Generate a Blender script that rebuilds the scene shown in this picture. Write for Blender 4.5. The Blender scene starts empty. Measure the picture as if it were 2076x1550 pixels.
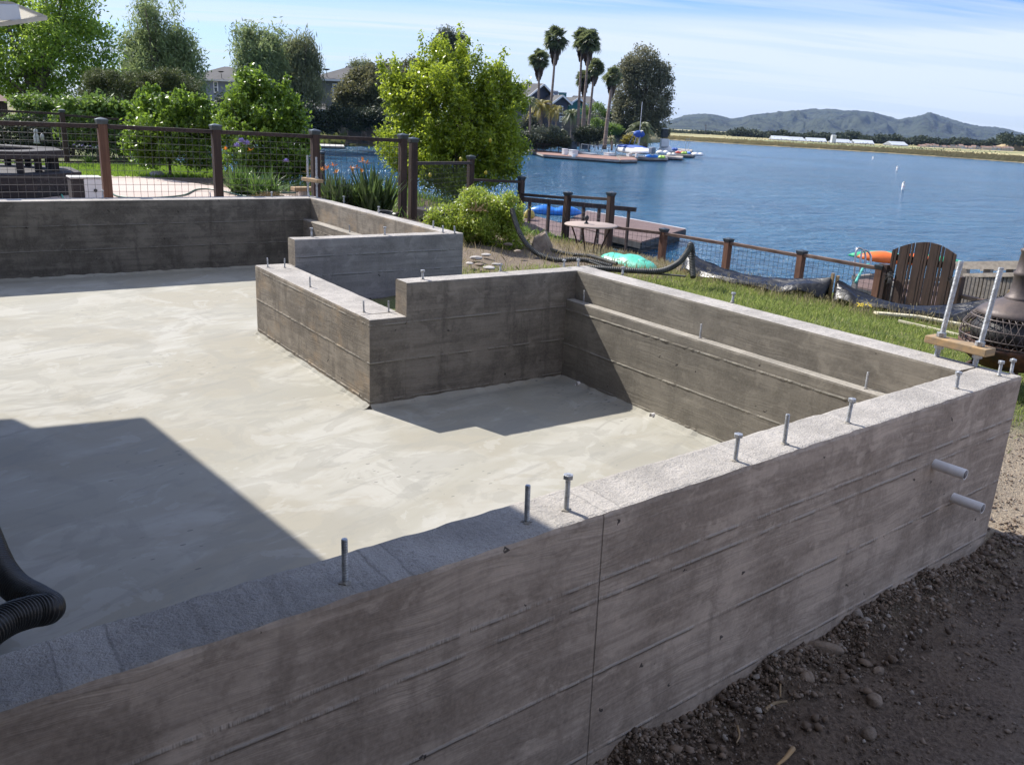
import bpy, math, random
import numpy as np
from mathutils import Vector, Matrix
rnd = random.Random(7); rng = np.random.default_rng(7)
SC = bpy.context.scene
COL = SC.collection
R_ = math.radians

# ---------------------------------------------------------------- camera
CAM = np.array([-4.0218, -1.7168, 0.991])
RT = np.array([0.82318292, -0.56588165, 0.04634488])
UP = np.array([0.1289456, 0.26581862, 0.9553604])
FW = np.array([0.55294025, 0.78046039, -0.2917853])
FOC = 1738.33
cd = bpy.data.cameras.new('camera'); cam = bpy.data.objects.new('camera', cd); COL.objects.link(cam)
cd.sensor_width = 36; cd.lens = FOC / 2076 * 36; cd.clip_start = 0.05; cd.clip_end = 12000
cam.matrix_world = Matrix(((RT[0], UP[0], -FW[0], CAM[0]), (RT[1], UP[1], -FW[1], CAM[1]),
                           (RT[2], UP[2], -FW[2], CAM[2]), (0, 0, 0, 1)))
SC.camera = cam
def ray(x, y): return FW + (x-1038)/FOC*RT - (y-775)/FOC*UP
def dep(x, y, D): return CAM + ray(x, y)*D               # surveyed point at a given distance
def on(x, y, ax, v):
    d = ray(x, y); return CAM + d*((v-CAM[ax])/d[ax])
def PX(D): return D/FOC

# ---------------------------------------------------------------- light
SUN = np.array([-0.206, 0.70, 0.684]); SUN = SUN/np.linalg.norm(SUN)
w = bpy.data.worlds.new('World'); SC.world = w; w.use_nodes = True
nt = w.node_tree; N = nt.nodes; L = nt.links; N.clear()
sky = N.new('ShaderNodeTexSky'); sky.sky_type = 'NISHITA'; sky.sun_disc = False
sky.sun_elevation = math.asin(SUN[2]); sky.sun_rotation = math.atan2(SUN[0], SUN[1])
sky.air_density = 1.0; sky.dust_density = 0.6; sky.ozone_density = 2.0
bg = N.new('ShaderNodeBackground'); bg.inputs[1].default_value = 0.097
tc = N.new('ShaderNodeTexCoord'); sep = N.new('ShaderNodeSeparateXYZ'); L.new(tc.outputs['Generated'], sep.inputs[0])
def wm(op, a, b=None, c=None):
    n = N.new('ShaderNodeMath'); n.operation = op
    for i, v in enumerate((a, b, c)):
        if v is None: continue
        if isinstance(v, (int, float)): n.inputs[i].default_value = v
        else: L.new(v, n.inputs[i])
    return n.outputs[0]
# thin cirrus: project direction on a high flat layer
zz = wm('MAXIMUM', sep.outputs[2], 0.0)
den = wm('ADD', zz, 0.10)
cx_ = wm('DIVIDE', sep.outputs[0], den); cy_ = wm('DIVIDE', sep.outputs[1], den)
ca, sa = math.cos(R_(52)), math.sin(R_(52))
u_ = wm('ADD', wm('MULTIPLY', cx_, ca), wm('MULTIPLY', cy_, sa))     # along view
v_ = wm('SUBTRACT', wm('MULTIPLY', cy_, ca), wm('MULTIPLY', cx_, sa))  # across view
cmb = N.new('ShaderNodeCombineXYZ'); L.new(wm('ADD', wm('MULTIPLY', u_, 1.5), wm('MULTIPLY', v_, 0.30)), cmb.inputs[0])
L.new(wm('MULTIPLY', v_, 0.22), cmb.inputs[1]); cmb.inputs[2].default_value = 3.3
nz = N.new('ShaderNodeTexNoise'); nz.inputs['Scale'].default_value = 1.0; nz.inputs['Detail'].default_value = 7
nz.inputs['Roughness'].default_value = 0.55; nz.inputs['Distortion'].default_value = 0.35
L.new(cmb.outputs[0], nz.inputs['Vector'])
cmb2 = N.new('ShaderNodeCombineXYZ'); L.new(wm('ADD', wm('MULTIPLY', u_, 5.0), wm('MULTIPLY', v_, 1.1)), cmb2.inputs[0])
L.new(wm('MULTIPLY', v_, 0.5), cmb2.inputs[1])
nz2 = N.new('ShaderNodeTexNoise'); nz2.inputs['Scale'].default_value = 1.6; nz2.inputs['Detail'].default_value = 5
L.new(cmb2.outputs[0], nz2.inputs['Vector'])
cl = wm('ADD', wm('MULTIPLY', nz.outputs[0], 0.75), wm('MULTIPLY', nz2.outputs[0], 0.25))
mr = N.new('ShaderNodeMapRange'); mr.interpolation_type = 'SMOOTHSTEP'
mr.inputs[1].default_value = 0.44; mr.inputs[2].default_value = 0.60; L.new(cl, mr.inputs[0])
lowm = N.new('ShaderNodeMapRange'); lowm.interpolation_type = 'SMOOTHSTEP'   # veil gets denser to the horizon
lowm.inputs[1].default_value = 0.125; lowm.inputs[2].default_value = 0.098; lowm.inputs[3].default_value = 0.0; lowm.inputs[4].default_value = 0.72
L.new(wm('ADD', sep.outputs[2], wm('MULTIPLY', wm('SUBTRACT', cl, .5), .16)), lowm.inputs[0])
rgt = N.new('ShaderNodeMapRange'); rgt.interpolation_type = 'SMOOTHSTEP'; rgt.inputs[1].default_value = -.45; rgt.inputs[2].default_value = .15; rgt.inputs[3].default_value = .30; rgt.inputs[4].default_value = 1.
L.new(wm('ADD', wm('MULTIPLY', sep.outputs[0], .824), wm('MULTIPLY', sep.outputs[1], -.566)), rgt.inputs[0])
lowc = wm('MULTIPLY', lowm.outputs[0], rgt.outputs[0])
hi = N.new('ShaderNodeMapRange'); hi.interpolation_type = 'SMOOTHSTEP'; hi.inputs[1].default_value = .20; hi.inputs[2].default_value = .5; L.new(sep.outputs[2], hi.inputs[0])  # brighter cirrus above the view, added to lift fill in the shade
cov = wm('MINIMUM', wm('ADD', wm('ADD', wm('MULTIPLY', mr.outputs[0], 0.50), lowc), wm('MULTIPLY', hi.outputs[0], .10)), 0.90)
hfade = N.new('ShaderNodeMapRange'); hfade.inputs[1].default_value = 0.0; hfade.inputs[2].default_value = 0.03; hfade.inputs[3].default_value = 0.55
L.new(sep.outputs[2], hfade.inputs[0])
cov = wm('MULTIPLY', cov, hfade.outputs[0])
tint = N.new('ShaderNodeMix'); tint.data_type = 'RGBA'; tint.blend_type = 'MULTIPLY'; tint.inputs[0].default_value = 1
tr_ = N.new('ShaderNodeValToRGB'); tr_.color_ramp.elements[0].color = (.66, .82, 1.14, 1); tr_.color_ramp.elements[1].color = (.42, .66, 1.16, 1); tr_.color_ramp.elements[1].position = .19
e_ = tr_.color_ramp.elements.new(.5); e_.color = (.54, .74, 1.18, 1)
L.new(sep.outputs[2], tr_.inputs[0]); L.new(tr_.outputs[0], tint.inputs[7]); L.new(sky.outputs[0], tint.inputs[6])
mx = N.new('ShaderNodeMix'); mx.data_type = 'RGBA'; cc_ = N.new('ShaderNodeMix'); cc_.data_type = 'RGBA'; cc_.inputs[6].default_value = (5.6, 6.2, 7.0, 1); cc_.inputs[7].default_value = (8.5, 9.0, 10., 1); L.new(hi.outputs[0], cc_.inputs[0]); L.new(cc_.outputs[2], mx.inputs[7])
L.new(cov, mx.inputs[0]); L.new(tint.outputs[2], mx.inputs[6]); L.new(mx.outputs[2], bg.inputs[0])
wo = N.new('ShaderNodeOutputWorld'); L.new(bg.outputs[0], wo.inputs[0])
sd = bpy.data.lights.new('sun', 'SUN'); sd.energy = 4.8; sd.angle = R_(0.53); sd.color = (1, 0.95, 0.87)
so = bpy.data.objects.new('sun', sd); COL.objects.link(so)
so.rotation_euler = Vector(SUN).to_track_quat('Z', 'Y').to_euler()
SC.view_settings.view_transform = 'Standard'; SC.view_settings.look = 'None'
SC.view_settings.exposure = 0.70; SC.view_settings.gamma = 1

# ---------------------------------------------------------------- materials
class NB:
    def __init__(s, name):
        s.m = bpy.data.materials.new(name); s.m.use_nodes = True; s.t = s.m.node_tree; s.n = s.t.nodes; s.l = s.t.links
        s.n.clear(); s.out = s.n.new('ShaderNodeOutputMaterial'); s.b = s.n.new('ShaderNodeBsdfPrincipled')
        s.l.new(s.b.outputs[0], s.out.inputs[0]); s._g = None
    def put(s, sock, v):
        if v is None: return
        if hasattr(v, 'is_output') or isinstance(v, bpy.types.NodeSocket): s.l.new(v, sock)
        elif isinstance(v, tuple) and len(v) == 3 and sock.type == 'RGBA': sock.default_value = (*v, 1)
        else: sock.default_value = v
    def math(s, op, a, b=None, c=None):
        n = s.n.new('ShaderNodeMath'); n.operation = op
        for i, v in enumerate((a, b, c)): s.put(n.inputs[i], v)
        return n.outputs[0]
    @property
    def pos(s):
        if not s._g: s._g = s.n.new('ShaderNodeNewGeometry')
        return s._g.outputs['Position']
    @property
    def isl(s): s.pos; return s._g.outputs['Random Per Island']
    def xyz(s):
        n = s.n.new('ShaderNodeSeparateXYZ'); s.l.new(s.pos, n.inputs[0]); return n.outputs
    def comb(s, a, b, c):
        n = s.n.new('ShaderNodeCombineXYZ')
        for i, v in enumerate((a, b, c)): s.put(n.inputs[i], v)
        return n.outputs[0]
    def noise(s, vec, scale, detail=4, rough=.5, dist=0):
        n = s.n.new('ShaderNodeTexNoise'); s.put(n.inputs['Vector'], vec); n.inputs['Scale'].default_value = scale
        n.inputs['Detail'].default_value = detail; n.inputs['Roughness'].default_value = rough; n.inputs['Distortion'].default_value = dist
        return n.outputs[0]
    def voro(s, vec, scale, feat='F1', out='Distance'):
        n = s.n.new('ShaderNodeTexVoronoi'); n.feature = feat; s.put(n.inputs['Vector'], vec); n.inputs['Scale'].default_value = scale
        return n.outputs[out]
    def rng(s, v, a, b, c=0., d=1., smooth=True):
        n = s.n.new('ShaderNodeMapRange'); n.interpolation_type = 'SMOOTHSTEP' if smooth else 'LINEAR'
        for i, q in enumerate((v, a, b, c, d)): s.put(n.inputs[i], q)
        return n.outputs[0]
    def mix(s, f, a, b, mode='MIX'):
        n = s.n.new('ShaderNodeMix'); n.data_type = 'RGBA'; n.blend_type = mode
        s.put(n.inputs[0], f); s.put(n.inputs[6], a); s.put(n.inputs[7], b); return n.outputs[2]
    def ramp(s, f, cols):
        n = s.n.new('ShaderNodeValToRGB'); s.put(n.inputs[0], f); e = n.color_ramp.elements
        while len(e) < len(cols): e.new(0.5)
        for el, (p, c) in zip(e, cols): el.position = p; el.color = (*c, 1)
        return n.outputs[0]
    def bump(s, h, strength=.5, dist=.01, normal=None):
        n = s.n.new('ShaderNodeBump'); s.put(n.inputs['Height'], h); n.inputs['Strength'].default_value = strength
        n.inputs['Distance'].default_value = dist
        if normal is not None: s.l.new(normal, n.inputs['Normal'])
        return n.outputs[0]
    def fin(s, col, rough=.8, normal=None, metal=0., spec=None):
        s.put(s.b.inputs['Base Color'], col); s.put(s.b.inputs['Roughness'], rough); s.put(s.b.inputs['Metallic'], metal)
        if normal is not None: s.l.new(normal, s.b.inputs['Normal'])
        if spec is not None: s.b.inputs['Specular IOR Level'].default_value = spec
        return s.m

def m_plain(name, col, rough=.6, var=.25, scale=8, metal=0., bump=.2, bs=60, spec=None):
    b = NB(name); n = b.noise(b.pos, scale, 5, .6)
    c = b.mix(b.rng(n, .3, .7, 0, 1), tuple(v*(1-var) for v in col), tuple(min(1, v*(1+var)) for v in col))
    return b.fin(c, rough, b.bump(b.noise(b.pos, bs, 3), bump, .003), metal, spec)

def m_board(name, ax, seams, base=(.30, .27, .235), dark=(.20, .175, .15), warm=None, seamc=(.36, .36, .38), joint=None, grain=1., stain=.6, pits=1.):
    """board-formed concrete: wood grain, seams between the form boards, stains, bug holes"""
    b = NB(name); X = b.xyz(); u = X[ax]; z = X[2]
    bi = b.math('FLOOR', b.math('MULTIPLY', z, 1/.25))
    wob = b.noise(b.comb(b.math('MULTIPLY', u, 2.2), b.math('MULTIPLY', z, 5.), b.math('MULTIPLY', bi, 3.1)), 1., 3)
    zz = b.math('ADD', z, b.math('MULTIPLY', wob, .10))
    g1 = b.noise(b.comb(b.math('MULTIPLY', u, 1.6), b.math('MULTIPLY', zz, 95.), b.math('MULTIPLY', bi, 7.)), 1., 4, .6)
    g2 = b.noise(b.comb(b.math('MULTIPLY', u, 5.), b.math('MULTIPLY', zz, 260.), 0.), 1., 2)
    gm = b.rng(b.noise(b.comb(b.math('MULTIPLY', u, 1.7), b.math('MULTIPLY', z, 5.), 4.), 1., 3), .38, .62)
    blotch = b.noise(b.comb(b.math('MULTIPLY', u, 2.6), b.math('MULTIPLY', z, 3.2), 1.7), 1., 6, .62)
    drip = b.noise(b.comb(b.math('MULTIPLY', u, 9.), b.math('MULTIPLY', z, 1.3), 9.), 1., 4, .6)
    fine = b.noise(b.pos, 70, 4, .6)
    c = b.mix(b.rng(blotch, .40, .60), base, dark)
    lam = b.noise(b.comb(b.math('MULTIPLY', u, .8), b.math('MULTIPLY', b.math('ADD', z, b.math('MULTIPLY', wob, .03)), 19.), b.math('MULTIPLY', bi, 2.)), 1., 5, .6, .3)
    c = b.mix(b.rng(lam, .50, .66, 0, .5), c, tuple(v*.72 for v in dark)); c = b.mix(b.rng(lam, .46, .34, 0, .38), c, tuple(v*1.28 for v in base))
    lam2 = b.noise(b.comb(b.math('MULTIPLY', u, 2.2), b.math('MULTIPLY', zz, 48.), b.math('MULTIPLY', bi, 4.)), 1., 4, .6)
    c = b.mix(b.rng(lam2, .52, .66, 0, .30*grain), c, tuple(v*.6 for v in dark)); c = b.mix(b.rng(lam2, .46, .34, 0, .2*grain), c, tuple(v*1.4 for v in base))
    c = b.mix(b.math('MULTIPLY', b.rng(drip, .52, .64), stain), c, tuple(v*.62 for v in dark))
    c = b.mix(b.math('MULTIPLY', b.rng(b.noise(b.comb(b.math('MULTIPLY', u, 5.), b.math('MULTIPLY', z, 2.5), 19.), 1., 5), .56, .7), stain*.5), c, tuple(min(1, v*1.35) for v in base))
    mot = b.noise(b.comb(b.math('MULTIPLY', u, 7.), b.math('MULTIPLY', z, 9.), 44.), 1., 6, .65, .5); mot2 = b.noise(b.comb(b.math('MULTIPLY', u, 1.4), b.math('MULTIPLY', z, 1.6), 74.), 1., 4, .5)
    c = b.mix(b.math('MULTIPLY', b.rng(mot, .50, .60, 0, .55), b.rng(mot2, .42, .56, .25, 1.)), c, tuple(v*.72 for v in dark)); c = b.mix(b.rng(mot, .44, .36, 0, .45), c, tuple(min(1, v*1.3) for v in base))
    bv = b.noise(b.comb(0., 0., b.math('MULTIPLY', bi, 5.3)), 1., 0)
    c = b.mix(.22, c, b.ramp(bv, [(.3, (.40, .40, .40)), (.7, (.62, .62, .62))]), 'OVERLAY')
    if warm:
        c = b.mix(b.rng(b.noise(b.comb(b.math('MULTIPLY', u, 3.), b.math('MULTIPLY', z, 4.), 31.), 1., 4, .6), .5, .72, 0, .75), c, warm)
    c = b.mix(b.math('MULTIPLY', gm, b.rng(g1, .42, .62, .0, .5*grain)), c, tuple(v*.55 for v in base))
    c = b.mix(b.rng(fine, .3, .75, 0, .22), c, tuple(min(1, v*1.5) for v in base))
    H = b.math('ADD', b.math('MULTIPLY', b.math('MULTIPLY', g1, gm), .8*grain), b.math('MULTIPLY', g2, .25*grain))
    H = b.math('ADD', H, b.math('MULTIPLY', fine, .15))
    for s in seams:
        w_ = b.math('MULTIPLY', b.math('SUBTRACT', b.noise(b.comb(b.math('MULTIPLY', u, 6.), s*9., 0.), 1., 3), .5), .008)
        d = b.math('ABSOLUTE', b.math('ADD', b.math('SUBTRACT', z, s), w_))
        brk = b.rng(b.noise(b.comb(b.math('MULTIPLY', u, 7.), s*5., 3.), 1., 5, .65), .42, .56, .08, 1.)
        c = b.mix(b.math('MULTIPLY', b.rng(d, .002, .0075, .9, 0.), brk), c, seamc)
        dl = b.math('ABSOLUTE', b.math('ADD', b.math('SUBTRACT', z, s-.009), w_))  # ridge shadow painted as a dark line under each seam
        c = b.mix(b.math('MULTIPLY', b.rng(dl, .0015, .006, .35, 0.), brk), c, tuple(v*.35 for v in dark))
        H = b.math('ADD', H, b.math('MULTIPLY', brk, b.rng(d, .002, .009, 1.2, 0.)))
    if joint is not None:
        d = b.math('ABSOLUTE', b.math('ADD', b.math('SUBTRACT', u, joint), b.math('MULTIPLY', z, .02)))
        c = b.mix(b.rng(d, .0005, .0025, .5, 0.), c, tuple(v*.3 for v in dark)); H = b.math('SUBTRACT', H, b.rng(d, .001, .004, 1.5, 0.))
    # bug holes
    dj = b.math('MULTIPLY', b.math('SUBTRACT', b.noise(b.pos, 55, 2), .5), .05)
    pv = b.comb(b.math('ADD', u, dj), b.math('MULTIPLY', X[1-ax], .2), b.math('ADD', z, b.math('MULTIPLY', dj, -.8)))
    v = b.voro(pv, 13); vc = b.voro(pv, 13, out='Color')
    sx = b.n.new('ShaderNodeSeparateXYZ'); b.l.new(vc, sx.inputs[0])
    r_ = b.math('MULTIPLY', b.rng(sx.outputs[0], .60, 1., 0., .12*pits, False), 1.)
    hole = b.math('LESS_THAN', v, r_)
    c = b.mix(b.math('MULTIPLY', hole, .85), c, (.035, .03, .028)); H = b.math('SUBTRACT', H, b.math('MULTIPLY', hole, 1.2))
    return b.fin(c, .88, b.bump(H, .8, .005), 0, .3)

def m_top(name, base=(.40, .372, .338), rough_amt=1.):
    b = NB(name); X = b.xyz()
    n1 = b.noise(b.pos, 3.2, 6, .6); n2 = b.noise(b.pos, 150, 4, .7); n3 = b.noise(b.pos, 34, 5, .65)
    n4 = b.noise(b.comb(b.math('MULTIPLY', X[0], 14.), b.math('MULTIPLY', X[1], 2.), 0.), 1., 3)
    c = b.mix(b.rng(n1, .35, .66), tuple(v*1.12 for v in base), tuple(v*.8 for v in base))
    c = b.mix(b.rng(n2, .5, .66, 0, .5), c, tuple(v*.45 for v in base))
    c = b.mix(b.rng(n3, .56, .68, 0, .45), c, tuple(v*.5 for v in base))
    c = b.mix(b.rng(n4, .6, .75, 0, .35), c, (.52, .49, .44))
    v = b.voro(b.pos, 60); c = b.mix(b.rng(v, .06, .16, .55, 0), c, (.10, .095, .09))
    st = b.noise(b.pos, 7, 5, .6, .6); c = b.mix(b.rng(st, .53, .62, 0, .25), c, tuple(v*.62 for v in base)); c = b.mix(b.rng(st, .44, .36, 0, .22), c, tuple(v*1.25 for v in base))
    for sx_, w_ in ((-2.56, .03), (-1.93, .022), (-1.30, .02), (-3.22, .03), (-.62, .02), (-3.86, .05)):
        d = b.math('ABSOLUTE', b.math('ADD', b.math('SUBTRACT', X[0], sx_), b.math('MULTIPLY', b.math('SUBTRACT', b.noise(b.pos, 18, 2), .5), .02)))
        c = b.mix(b.math('MULTIPLY', b.rng(d, w_*.8, w_, .5, 0), b.math('LESS_THAN', X[1], .3)), c, tuple(v*1.12 for v in base)); c = b.mix(b.math('MULTIPLY', b.rng(b.math('ABSOLUTE', b.math('SUBTRACT', d, w_)), .001, .004, .5, 0), b.math('LESS_THAN', X[1], .3)), c, tuple(v*.5 for v in base))
    H = b.math('ADD', b.math('MULTIPLY', n2, .7), b.math('ADD', b.math('MULTIPLY', n3, 1.4), b.math('MULTIPLY', st, .35)))
    return b.fin(c, .92, b.bump(H, .9*rough_amt, .007), 0, .3)

def m_slab():
    b = NB('slab concrete'); X = b.xyz()
    # trowel strokes swing along x with a slight tilt
    p = b.comb(b.math('ADD', b.math('MULTIPLY', X[0], 1.1), b.math('MULTIPLY', X[1], .5)), b.math('SUBTRACT', b.math('MULTIPLY', X[1], 3.6), b.math('MULTIPLY', X[0], 1.2)), 0.)
    a = b.noise(p, .55, 5, .55, .8); a2 = b.noise(p, 1.5, 6, .6, 1.5); big = b.noise(b.pos, .8, 5, .6, .8)
    fine = b.noise(b.pos, 55, 4, .6); pt = b.noise(b.pos, 2.4, 5, .6, 1.)
    c = b.mix(b.rng(a, .38, .62), (.315, .302, .252), (.385, .373, .33))
    c = b.mix(b.rng(big, .44, .58, 0, .85), c, (.30, .28, .225))
    c = b.mix(b.rng(pt, .51, .56, 0, .45), c, (.27, .262, .225)); c = b.mix(b.rng(pt, .40, .37, 0, .35), c, (.42, .41, .375))
    c = b.mix(b.rng(a2, .58, .74, 0, .4), c, (.47, .46, .42))
    c = b.mix(b.rng(a2, .46, .34, 0, .5), c, (.25, .245, .215))
    c = b.mix(b.rng(fine, .4, .8, 0, .12), c, (.3, .28, .25))
    # scrape flecks in patches
    patch = b.rng(b.noise(b.pos, 1.3, 2), .53, .62)
    fl = b.voro(b.comb(b.math('MULTIPLY', X[0], 16.), b.math('MULTIPLY', X[1], 42.), 0.), 1.)
    flc = b.n.new('ShaderNodeSeparateXYZ'); b.l.new(b.voro(b.comb(b.math('MULTIPLY', X[0], 16.), b.math('MULTIPLY', X[1], 42.), 0.), 1., out='Color'), flc.inputs[0])
    f = b.math('MULTIPLY', b.math('LESS_THAN', fl, b.rng(flc.outputs[0], .45, 1., 0, .24, False)), patch)
    c = b.mix(b.math('MULTIPLY', f, .75), c, (.13, .125, .12))
    H = b.math('ADD', b.math('MULTIPLY', a2, .6), b.math('SUBTRACT', b.math('MULTIPLY', fine, .15), b.math('MULTIPLY', f, .5)))
    return b.fin(c, b.rng(a, .3, .7, .8, .95), b.bump(H, .05, .002), 0, .35)

def m_leaf(name, dark, light, trans=.35, rough=.45, dead=None, spec=.5):
    b = NB(name)
    v = b.math('ADD', b.math('MULTIPLY', b.isl, .6), b.math('MULTIPLY', b.noise(b.pos, 2.2, 2), .5))
    cols = [(.2, dark), (.62, tuple((x+y)/2 for x, y in zip(dark, light))), (.9, light)]
    c = b.ramp(v, cols)
    if dead: c = b.mix(b.math('GREATER_THAN', b.isl, .93), c, dead)
    b.fin(c, rough, None, 0, spec)
    t = b.n.new('ShaderNodeBsdfTranslucent'); b.put(t.inputs[0], b.mix(.5, c, tuple(min(1, x*1.4) for x in light)))
    m = b.n.new('ShaderNodeMixShader'); m.inputs[0].default_value = trans
    b.l.new(b.b.outputs[0], m.inputs[1]); b.l.new(t.outputs[0], m.inputs[2]); b.l.new(m.outputs[0], b.out.inputs[0])
    return b.m

def m_wood(name, c1, c2, ax=2, sc=1., rough=.75, bump=.4):
    b = NB(name); X = b.xyz(); o = [X[0], X[1], X[2]]
    k = [28., 28., 28.]; k[ax] = 1.8
    p = b.comb(*[b.math('MULTIPLY', o[i], k[i]*sc) for i in range(3)])
    g = b.noise(p, 1., 5, .65, .4); g2 = b.noise(b.pos, 3., 4)
    c = b.mix(b.rng(g, .32, .68), c1, c2); c = b.mix(b.rng(g2, .5, .75, 0, .5), c, tuple(v*.55 for v in c1))
    return b.fin(c, rough, b.bump(g, bump, .004), 0, .35)

M = {}
M['slab'] = m_slab()
M['top'] = m_top('wall top concrete')
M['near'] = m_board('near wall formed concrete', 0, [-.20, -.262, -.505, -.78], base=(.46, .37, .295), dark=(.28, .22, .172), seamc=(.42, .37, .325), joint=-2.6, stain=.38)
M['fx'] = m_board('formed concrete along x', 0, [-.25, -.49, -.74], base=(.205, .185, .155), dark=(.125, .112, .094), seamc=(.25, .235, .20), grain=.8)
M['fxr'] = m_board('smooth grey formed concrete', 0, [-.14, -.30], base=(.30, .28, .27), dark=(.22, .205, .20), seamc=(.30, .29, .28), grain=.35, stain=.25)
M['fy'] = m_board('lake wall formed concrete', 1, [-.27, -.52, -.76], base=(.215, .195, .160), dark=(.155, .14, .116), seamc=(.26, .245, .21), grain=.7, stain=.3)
M['fyw'] = m_board('sunny formed concrete', 1, [-.25, -.49, -.74], base=(.26, .225, .18), dark=(.165, .14, .112), warm=(.36, .26, .16), seamc=(.27, .25, .22), grain=1.1)  # lighter, warmer tone with tan blotches
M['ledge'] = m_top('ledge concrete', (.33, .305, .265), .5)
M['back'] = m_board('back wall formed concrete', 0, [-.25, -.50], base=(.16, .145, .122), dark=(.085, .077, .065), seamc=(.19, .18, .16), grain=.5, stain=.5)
M['galv'] = m_plain('galvanised steel', (.42, .43, .44), .5, .3, 40, .75, .3, 200)
M['pvc'] = m_plain('white pvc', (.74, .72, .71), .4, .06, 20)
M['pvcin'] = m_plain('pvc bore', (.16, .15, .15), .6)
M['hose'] = m_plain('black corrugated plastic', (.016, .018, .019), .38, .4, 20, 0, .2, 80)
M['hosed'] = m_plain('dusty corrugated plastic', (.055, .055, .048), .6, .4, 10, 0, .2, 80)
M['lumber'] = m_wood('weathered lumber', (.42, .27, .13), (.26, .20, .13), 0, 1.)
M['fence'] = m_wood('dark brown fence wood', (.036, .023, .018), (.080, .048, .035), 2)
M['fencel'] = m_wood('reddish fence wood', (.12, .058, .036), (.19, .098, .06), 2)
M['rail'] = m_wood('brown rail wood', (.030, .020, .017), (.065, .043, .034), 1)
M['railtop'] = m_wood('worn brown rail wood', (.085, .05, .035), (.22, .15, .11), 1)
M['cap'] = m_plain('aged copper post cap', (.07, .085, .095), .45, .3, 12, .4)
M['wire'] = m_plain('black welded wire', (.05, .05, .048), .5, .1)
M['patio'] = (lambda b: b.fin(b.mix(b.rng(b.noise(b.pos, 90, 4, .7), .35, .7), b.mix(b.rng(b.noise(b.pos, .5, 4), .35, .7), (.50, .40, .34), (.60, .50, .44)), (.32, .25, .21)), .9, b.bump(b.noise(b.pos, 120, 3), .5, .004)))(NB('exposed aggregate'))
M['greyw'] = m_wood('weathered grey wood', (.30, .265, .22), (.20, .175, .15), 1)
M['deck'] = m_wood('brown composite deck', (.13, .085, .075), (.19, .13, .115), 0)
M['deckfar'] = m_plain('red brown decking', (.27, .155, .12), .8, .2, .8)
M['float'] = m_plain('dark dock float', (.045, .045, .045), .7, .4, 2)
M['fascia'] = m_plain('dock edge', (.30, .27, .24), .8, .3, 1.)
M['white'] = m_plain('white paint', (.72, .72, .71), .45, .08, 2)
M['offw'] = m_plain('off white plastic', (.55, .54, .5), .5, .12, 2)
M['rust'] = (lambda b: b.fin(b.ramp(b.noise(b.pos, 9, 6, .7), [(.3, (.03, .025, .024)), (.5, (.075, .036, .024)), (.66, (.17, .075, .038)), (.8, (.24, .14, .09))]), .75, b.bump(b.noise(b.pos, 60, 5), .6, .004), .2))(NB('rusted iron'))
M['iron'] = (lambda b: b.fin(b.ramp(b.noise(b.pos, 6, 6, .7), [(.3, (.06, .048, .045)), (.55, (.10, .078, .070)), (.75, (.16, .115, .09))]), .55, b.bump(b.noise(b.pos, 70, 5), .4, .003), .3))(NB('cast iron'))
M['blackm'] = m_plain('charred mesh', (.03, .028, .027), .6, .4)
def m_film():
    b = NB('black plastic film'); X = b.xyz()
    n = b.noise(b.comb(b.math('MULTIPLY', X[0], 22.), b.math('MULTIPLY', X[1], 4.), b.math('MULTIPLY', X[2], 22.)), 1., 5, .6, 1.2); n2 = b.noise(b.pos, 14, 4, .6, .5)
    return b.fin(b.mix(b.rng(n2, .4, .7), (.004, .004, .005), (.014, .014, .015)), b.rng(n2, .35, .65, .26, .5), b.bump(b.math('ADD', n, b.math('MULTIPLY', n2, .3)), .7, .014), 0, .5)
M['plastic'] = m_film()
M['blue'] = m_plain('blue plastic', (.02, .19, .62), .35, .1)
M['orange'] = m_plain('orange plastic', (.80, .16, .025), .4, .12)
M['green'] = m_plain('green plastic', (.05, .42, .20), .35, .12)
M['mint'] = m_plain('mint green plastic', (.10, .52, .37), .4, .15, 5)
M['yellow'] = m_plain('yellow plastic', (.45, .34, .06), .5, .2)
M['lime'] = m_plain('lime plastic', (.38, .55, .08), .4, .1)
M['red'] = m_plain('red plastic', (.55, .09, .06), .4, .1)
M['steel'] = m_plain('polished steel', (.5, .46, .43), .3, .1, 10, .85)
M['rock'] = (lambda b: b.fin(b.ramp(b.noise(b.pos, 5, 6, .65), [(.3, (.13, .10, .075)), (.55, (.26, .20, .15)), (.75, (.38, .33, .27))]), .9, b.bump(b.noise(b.pos, 18, 6, .65), .8, .02)))(NB('brown rock'))
M['palerock'] = m_plain('pale stone', (.40, .37, .34), .9, .3, 14, 0, .7, 40)
M['darkw'] = m_wood('charcoal stained wood', (.018, .016, .017), (.045, .038, .038), 0)
M['glass'] = m_plain('window glass', (.04, .05, .065), .12, .2, .3, 0, 0)
M['shingle'] = m_plain('roof shingle', (.085, .082, .08), .9, .2, .5, 0, .5, 6)
M['greywall'] = m_plain('grey green siding', (.155, .155, .125), .85, .06, .2)
M['bluewall'] = m_plain('grey blue siding', (.19, .215, .26), .85, .06, .2)
M['navy'] = m_plain('navy siding', (.055, .062, .085), .85, .06, .2)
M['teal'] = m_plain('teal siding', (.035, .16, .15), .85, .06, .2)
M['cream'] = m_plain('cream stucco', (.62, .52, .40), .85, .08, .05)
M['tanroof'] = m_plain('tan roof', (.32, .21, .16), .9, .15, .1)
M['metalroof'] = m_plain('pale metal roof', (.50, .53, .56), .5, .08, .05)
M['fencew'] = m_plain('weathered fence boards', (.16, .125, .10), .9, .25, 1.5)
M['bark'] = m_plain('bark', (.11, .085, .065), .95, .35, 6, 0, .9, 30)
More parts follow.
